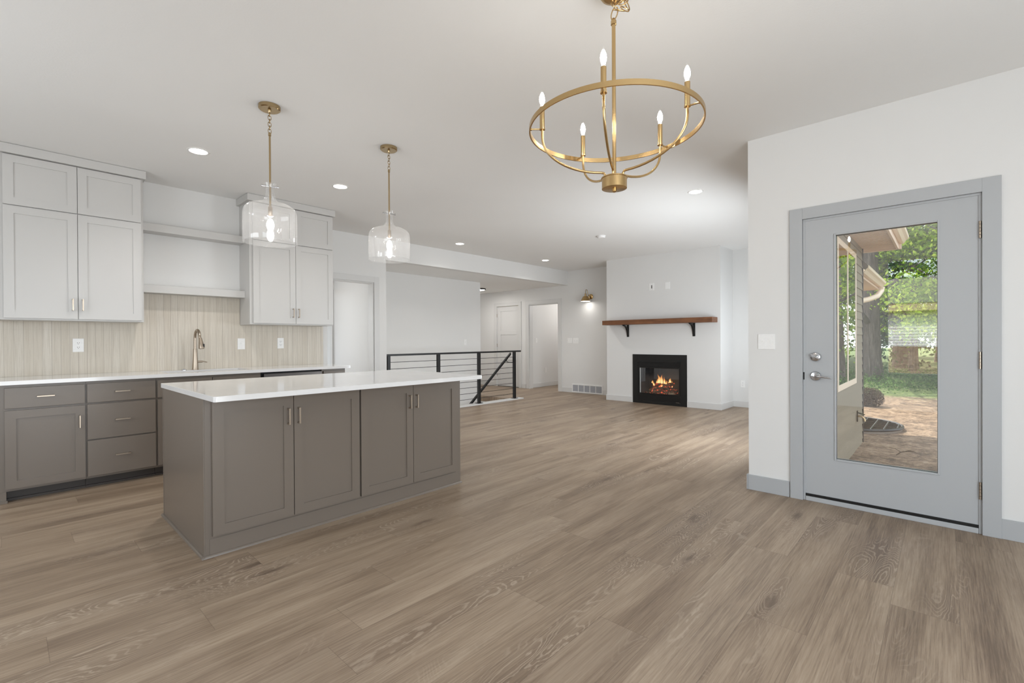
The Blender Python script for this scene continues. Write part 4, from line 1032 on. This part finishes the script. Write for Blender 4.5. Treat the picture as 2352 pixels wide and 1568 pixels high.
for (src, x, y, rz, s_) in ((tA, 19.5, -.7, 2, .85), (tA, 31, .2, 1, 1.1), (tA, 29.5, 2.6, 3, 1.1), (tB, 32, -3.2, 2, 1.1), (tA, 22.5, -3.0, 1, 1), (tC, 37, 2.2, 1.7, 1.2), (tA, 36, -7, 1.7, 1.2),
                        (tA, 18.5, -4.2, .5, .8), (tB, 24, -6.5, 1.4, 1), (tC, 29, -8, 1, 1.1)):
    place(src, x, y, rz, s_, 'tree of the wood east of the house')
for (src, x, y, rz, s_) in ((tC, -33, 3, 0, 1.3), (tB, -35, -1, 1, 1.2), (tA, -36, 6, 2, 1.2), (tC, -34, -5, 1, 1.3), (tB, -33, 9, 1, 1.1)):
    place(src, x, y, rz, s_, 'tree behind the white garage west of the house')
for (src, x, y, rz, s_) in ((tA, 5.4, 14.5, 0, .8), (tB, 7.5, 18, 1, .8), (tA, 3.0, 17, 2, .9)):
    place(src, x, y, rz, s_, 'tree outside the back room window')

# shrubs and undergrowth at the edge of the wood
rng = np.random.default_rng(2)
P = []
for k in range(80):
    c = np.array([rng.uniform(17.2, 23), rng.uniform(-3, 4.5), 0]); c[2] = gz(c[0], c[1])+.12
    P.append(c+rng.normal(size=(260, 3))*np.array([.35, .35, .13])*rng.uniform(.5, 1.4))
o = bpy.data.objects.new('undergrowth', leaf_mesh('undergrowth', np.concatenate(P), .032, M['leafd'], 5)); COL.objects.link(o)
tag(o, 'low green undergrowth at the foot of the trees', 'undergrowth', kind='stuff')
P = rng.normal(size=(5000, 3)); P /= np.linalg.norm(P, axis=1)[:, None]; P *= (rng.random((5000, 1))**.33)*np.array([.30, .30, .26])
o = bpy.data.objects.new('brush_pile', leaf_mesh('brush_pile', P, .015, M['brush'], 6)); COL.objects.link(o); o.location = (14.3, 1.36, gz(14.3, 1.36)+.20)
tag(o, 'round dark clump of dead brush on the soil', 'brush')
r = thing('fallen_branch', 'dark fallen branch lying on the bare soil', 'branch', (8.7, .44, gz(8.7, .44)))
b = MB(); zb = gz(8.7, .44)+.02
b.tube([(8.45, .50, zb), (8.6, .46, zb+.02), (8.75, .42, zb+.01), (8.95, .36, zb)], [.005, .008, .006, .003], 7)
b.tube([(8.6, .46, zb+.02), (8.66, .53, zb+.05), (8.74, .60, zb+.04)], [.005, .004, .002], 6); b.tube([(8.75, .42, zb+.01), (8.70, .33, zb+.03), (8.60, .27, zb+.02)], [.005, .004, .002], 6)
b.build('twig', M['brush'], r, True)

# ------------------------------------------------------------------ garage to the west (seen reflected in the door glass)
M['gsid'] = paint('white_lap_siding', (232, 234, 234), .6, .02)
M['gfas'] = paint('tan_fascia', (196, 176, 150), .6, .02)
M['roof'] = plain('grey_shingles', (120, 116, 112), .9)
GX = -24.0; gz0 = gz(GX, 0)-.1
r = thing('garage', 'white lap-sided garage reflected in the door glass', 'garage', (GX, 0, gz0))
b = MB(); b.box(GX-5, GX-.03, -9, 2.9, gz0, 2.62); b.build('garage_wall', M['gsid'], r)
b = MB(); z = gz0
while z < 2.55:
    b.prism([(GX, z), (GX-.03, z), (GX-.03, z+.15), (GX-.022, z+.15)], 1, -9, 2.9); z += .15
b.build('siding_boards', M['gsid'], r)
b = MB(); b.box(GX-.4, GX+.45, -9.4, 3.2, 2.62, 2.66); b.box(GX+.40, GX+.47, -9.4, 3.2, 2.60, 3.0); b.build('eave', M['gfas'], r)
b = MB(); b.prism([(GX+.5, 3.0), (GX-2.8, 4.6), (GX-6.0, 3.0)], 1, -9.4, 3.2); b.build('roof', M['roof'], r)
b = MB(); b.tube([(GX+.4, 2.6, 2.75), (GX+.38, 2.62, 2.5), (GX+.08, 2.7, 2.2), (GX+.06, 2.7, 1.2)], .05, 8); b.build('downspout', M['gfas'], r, True)
for o in bpy.data.objects:
    if '_org' in o: del o['_org']
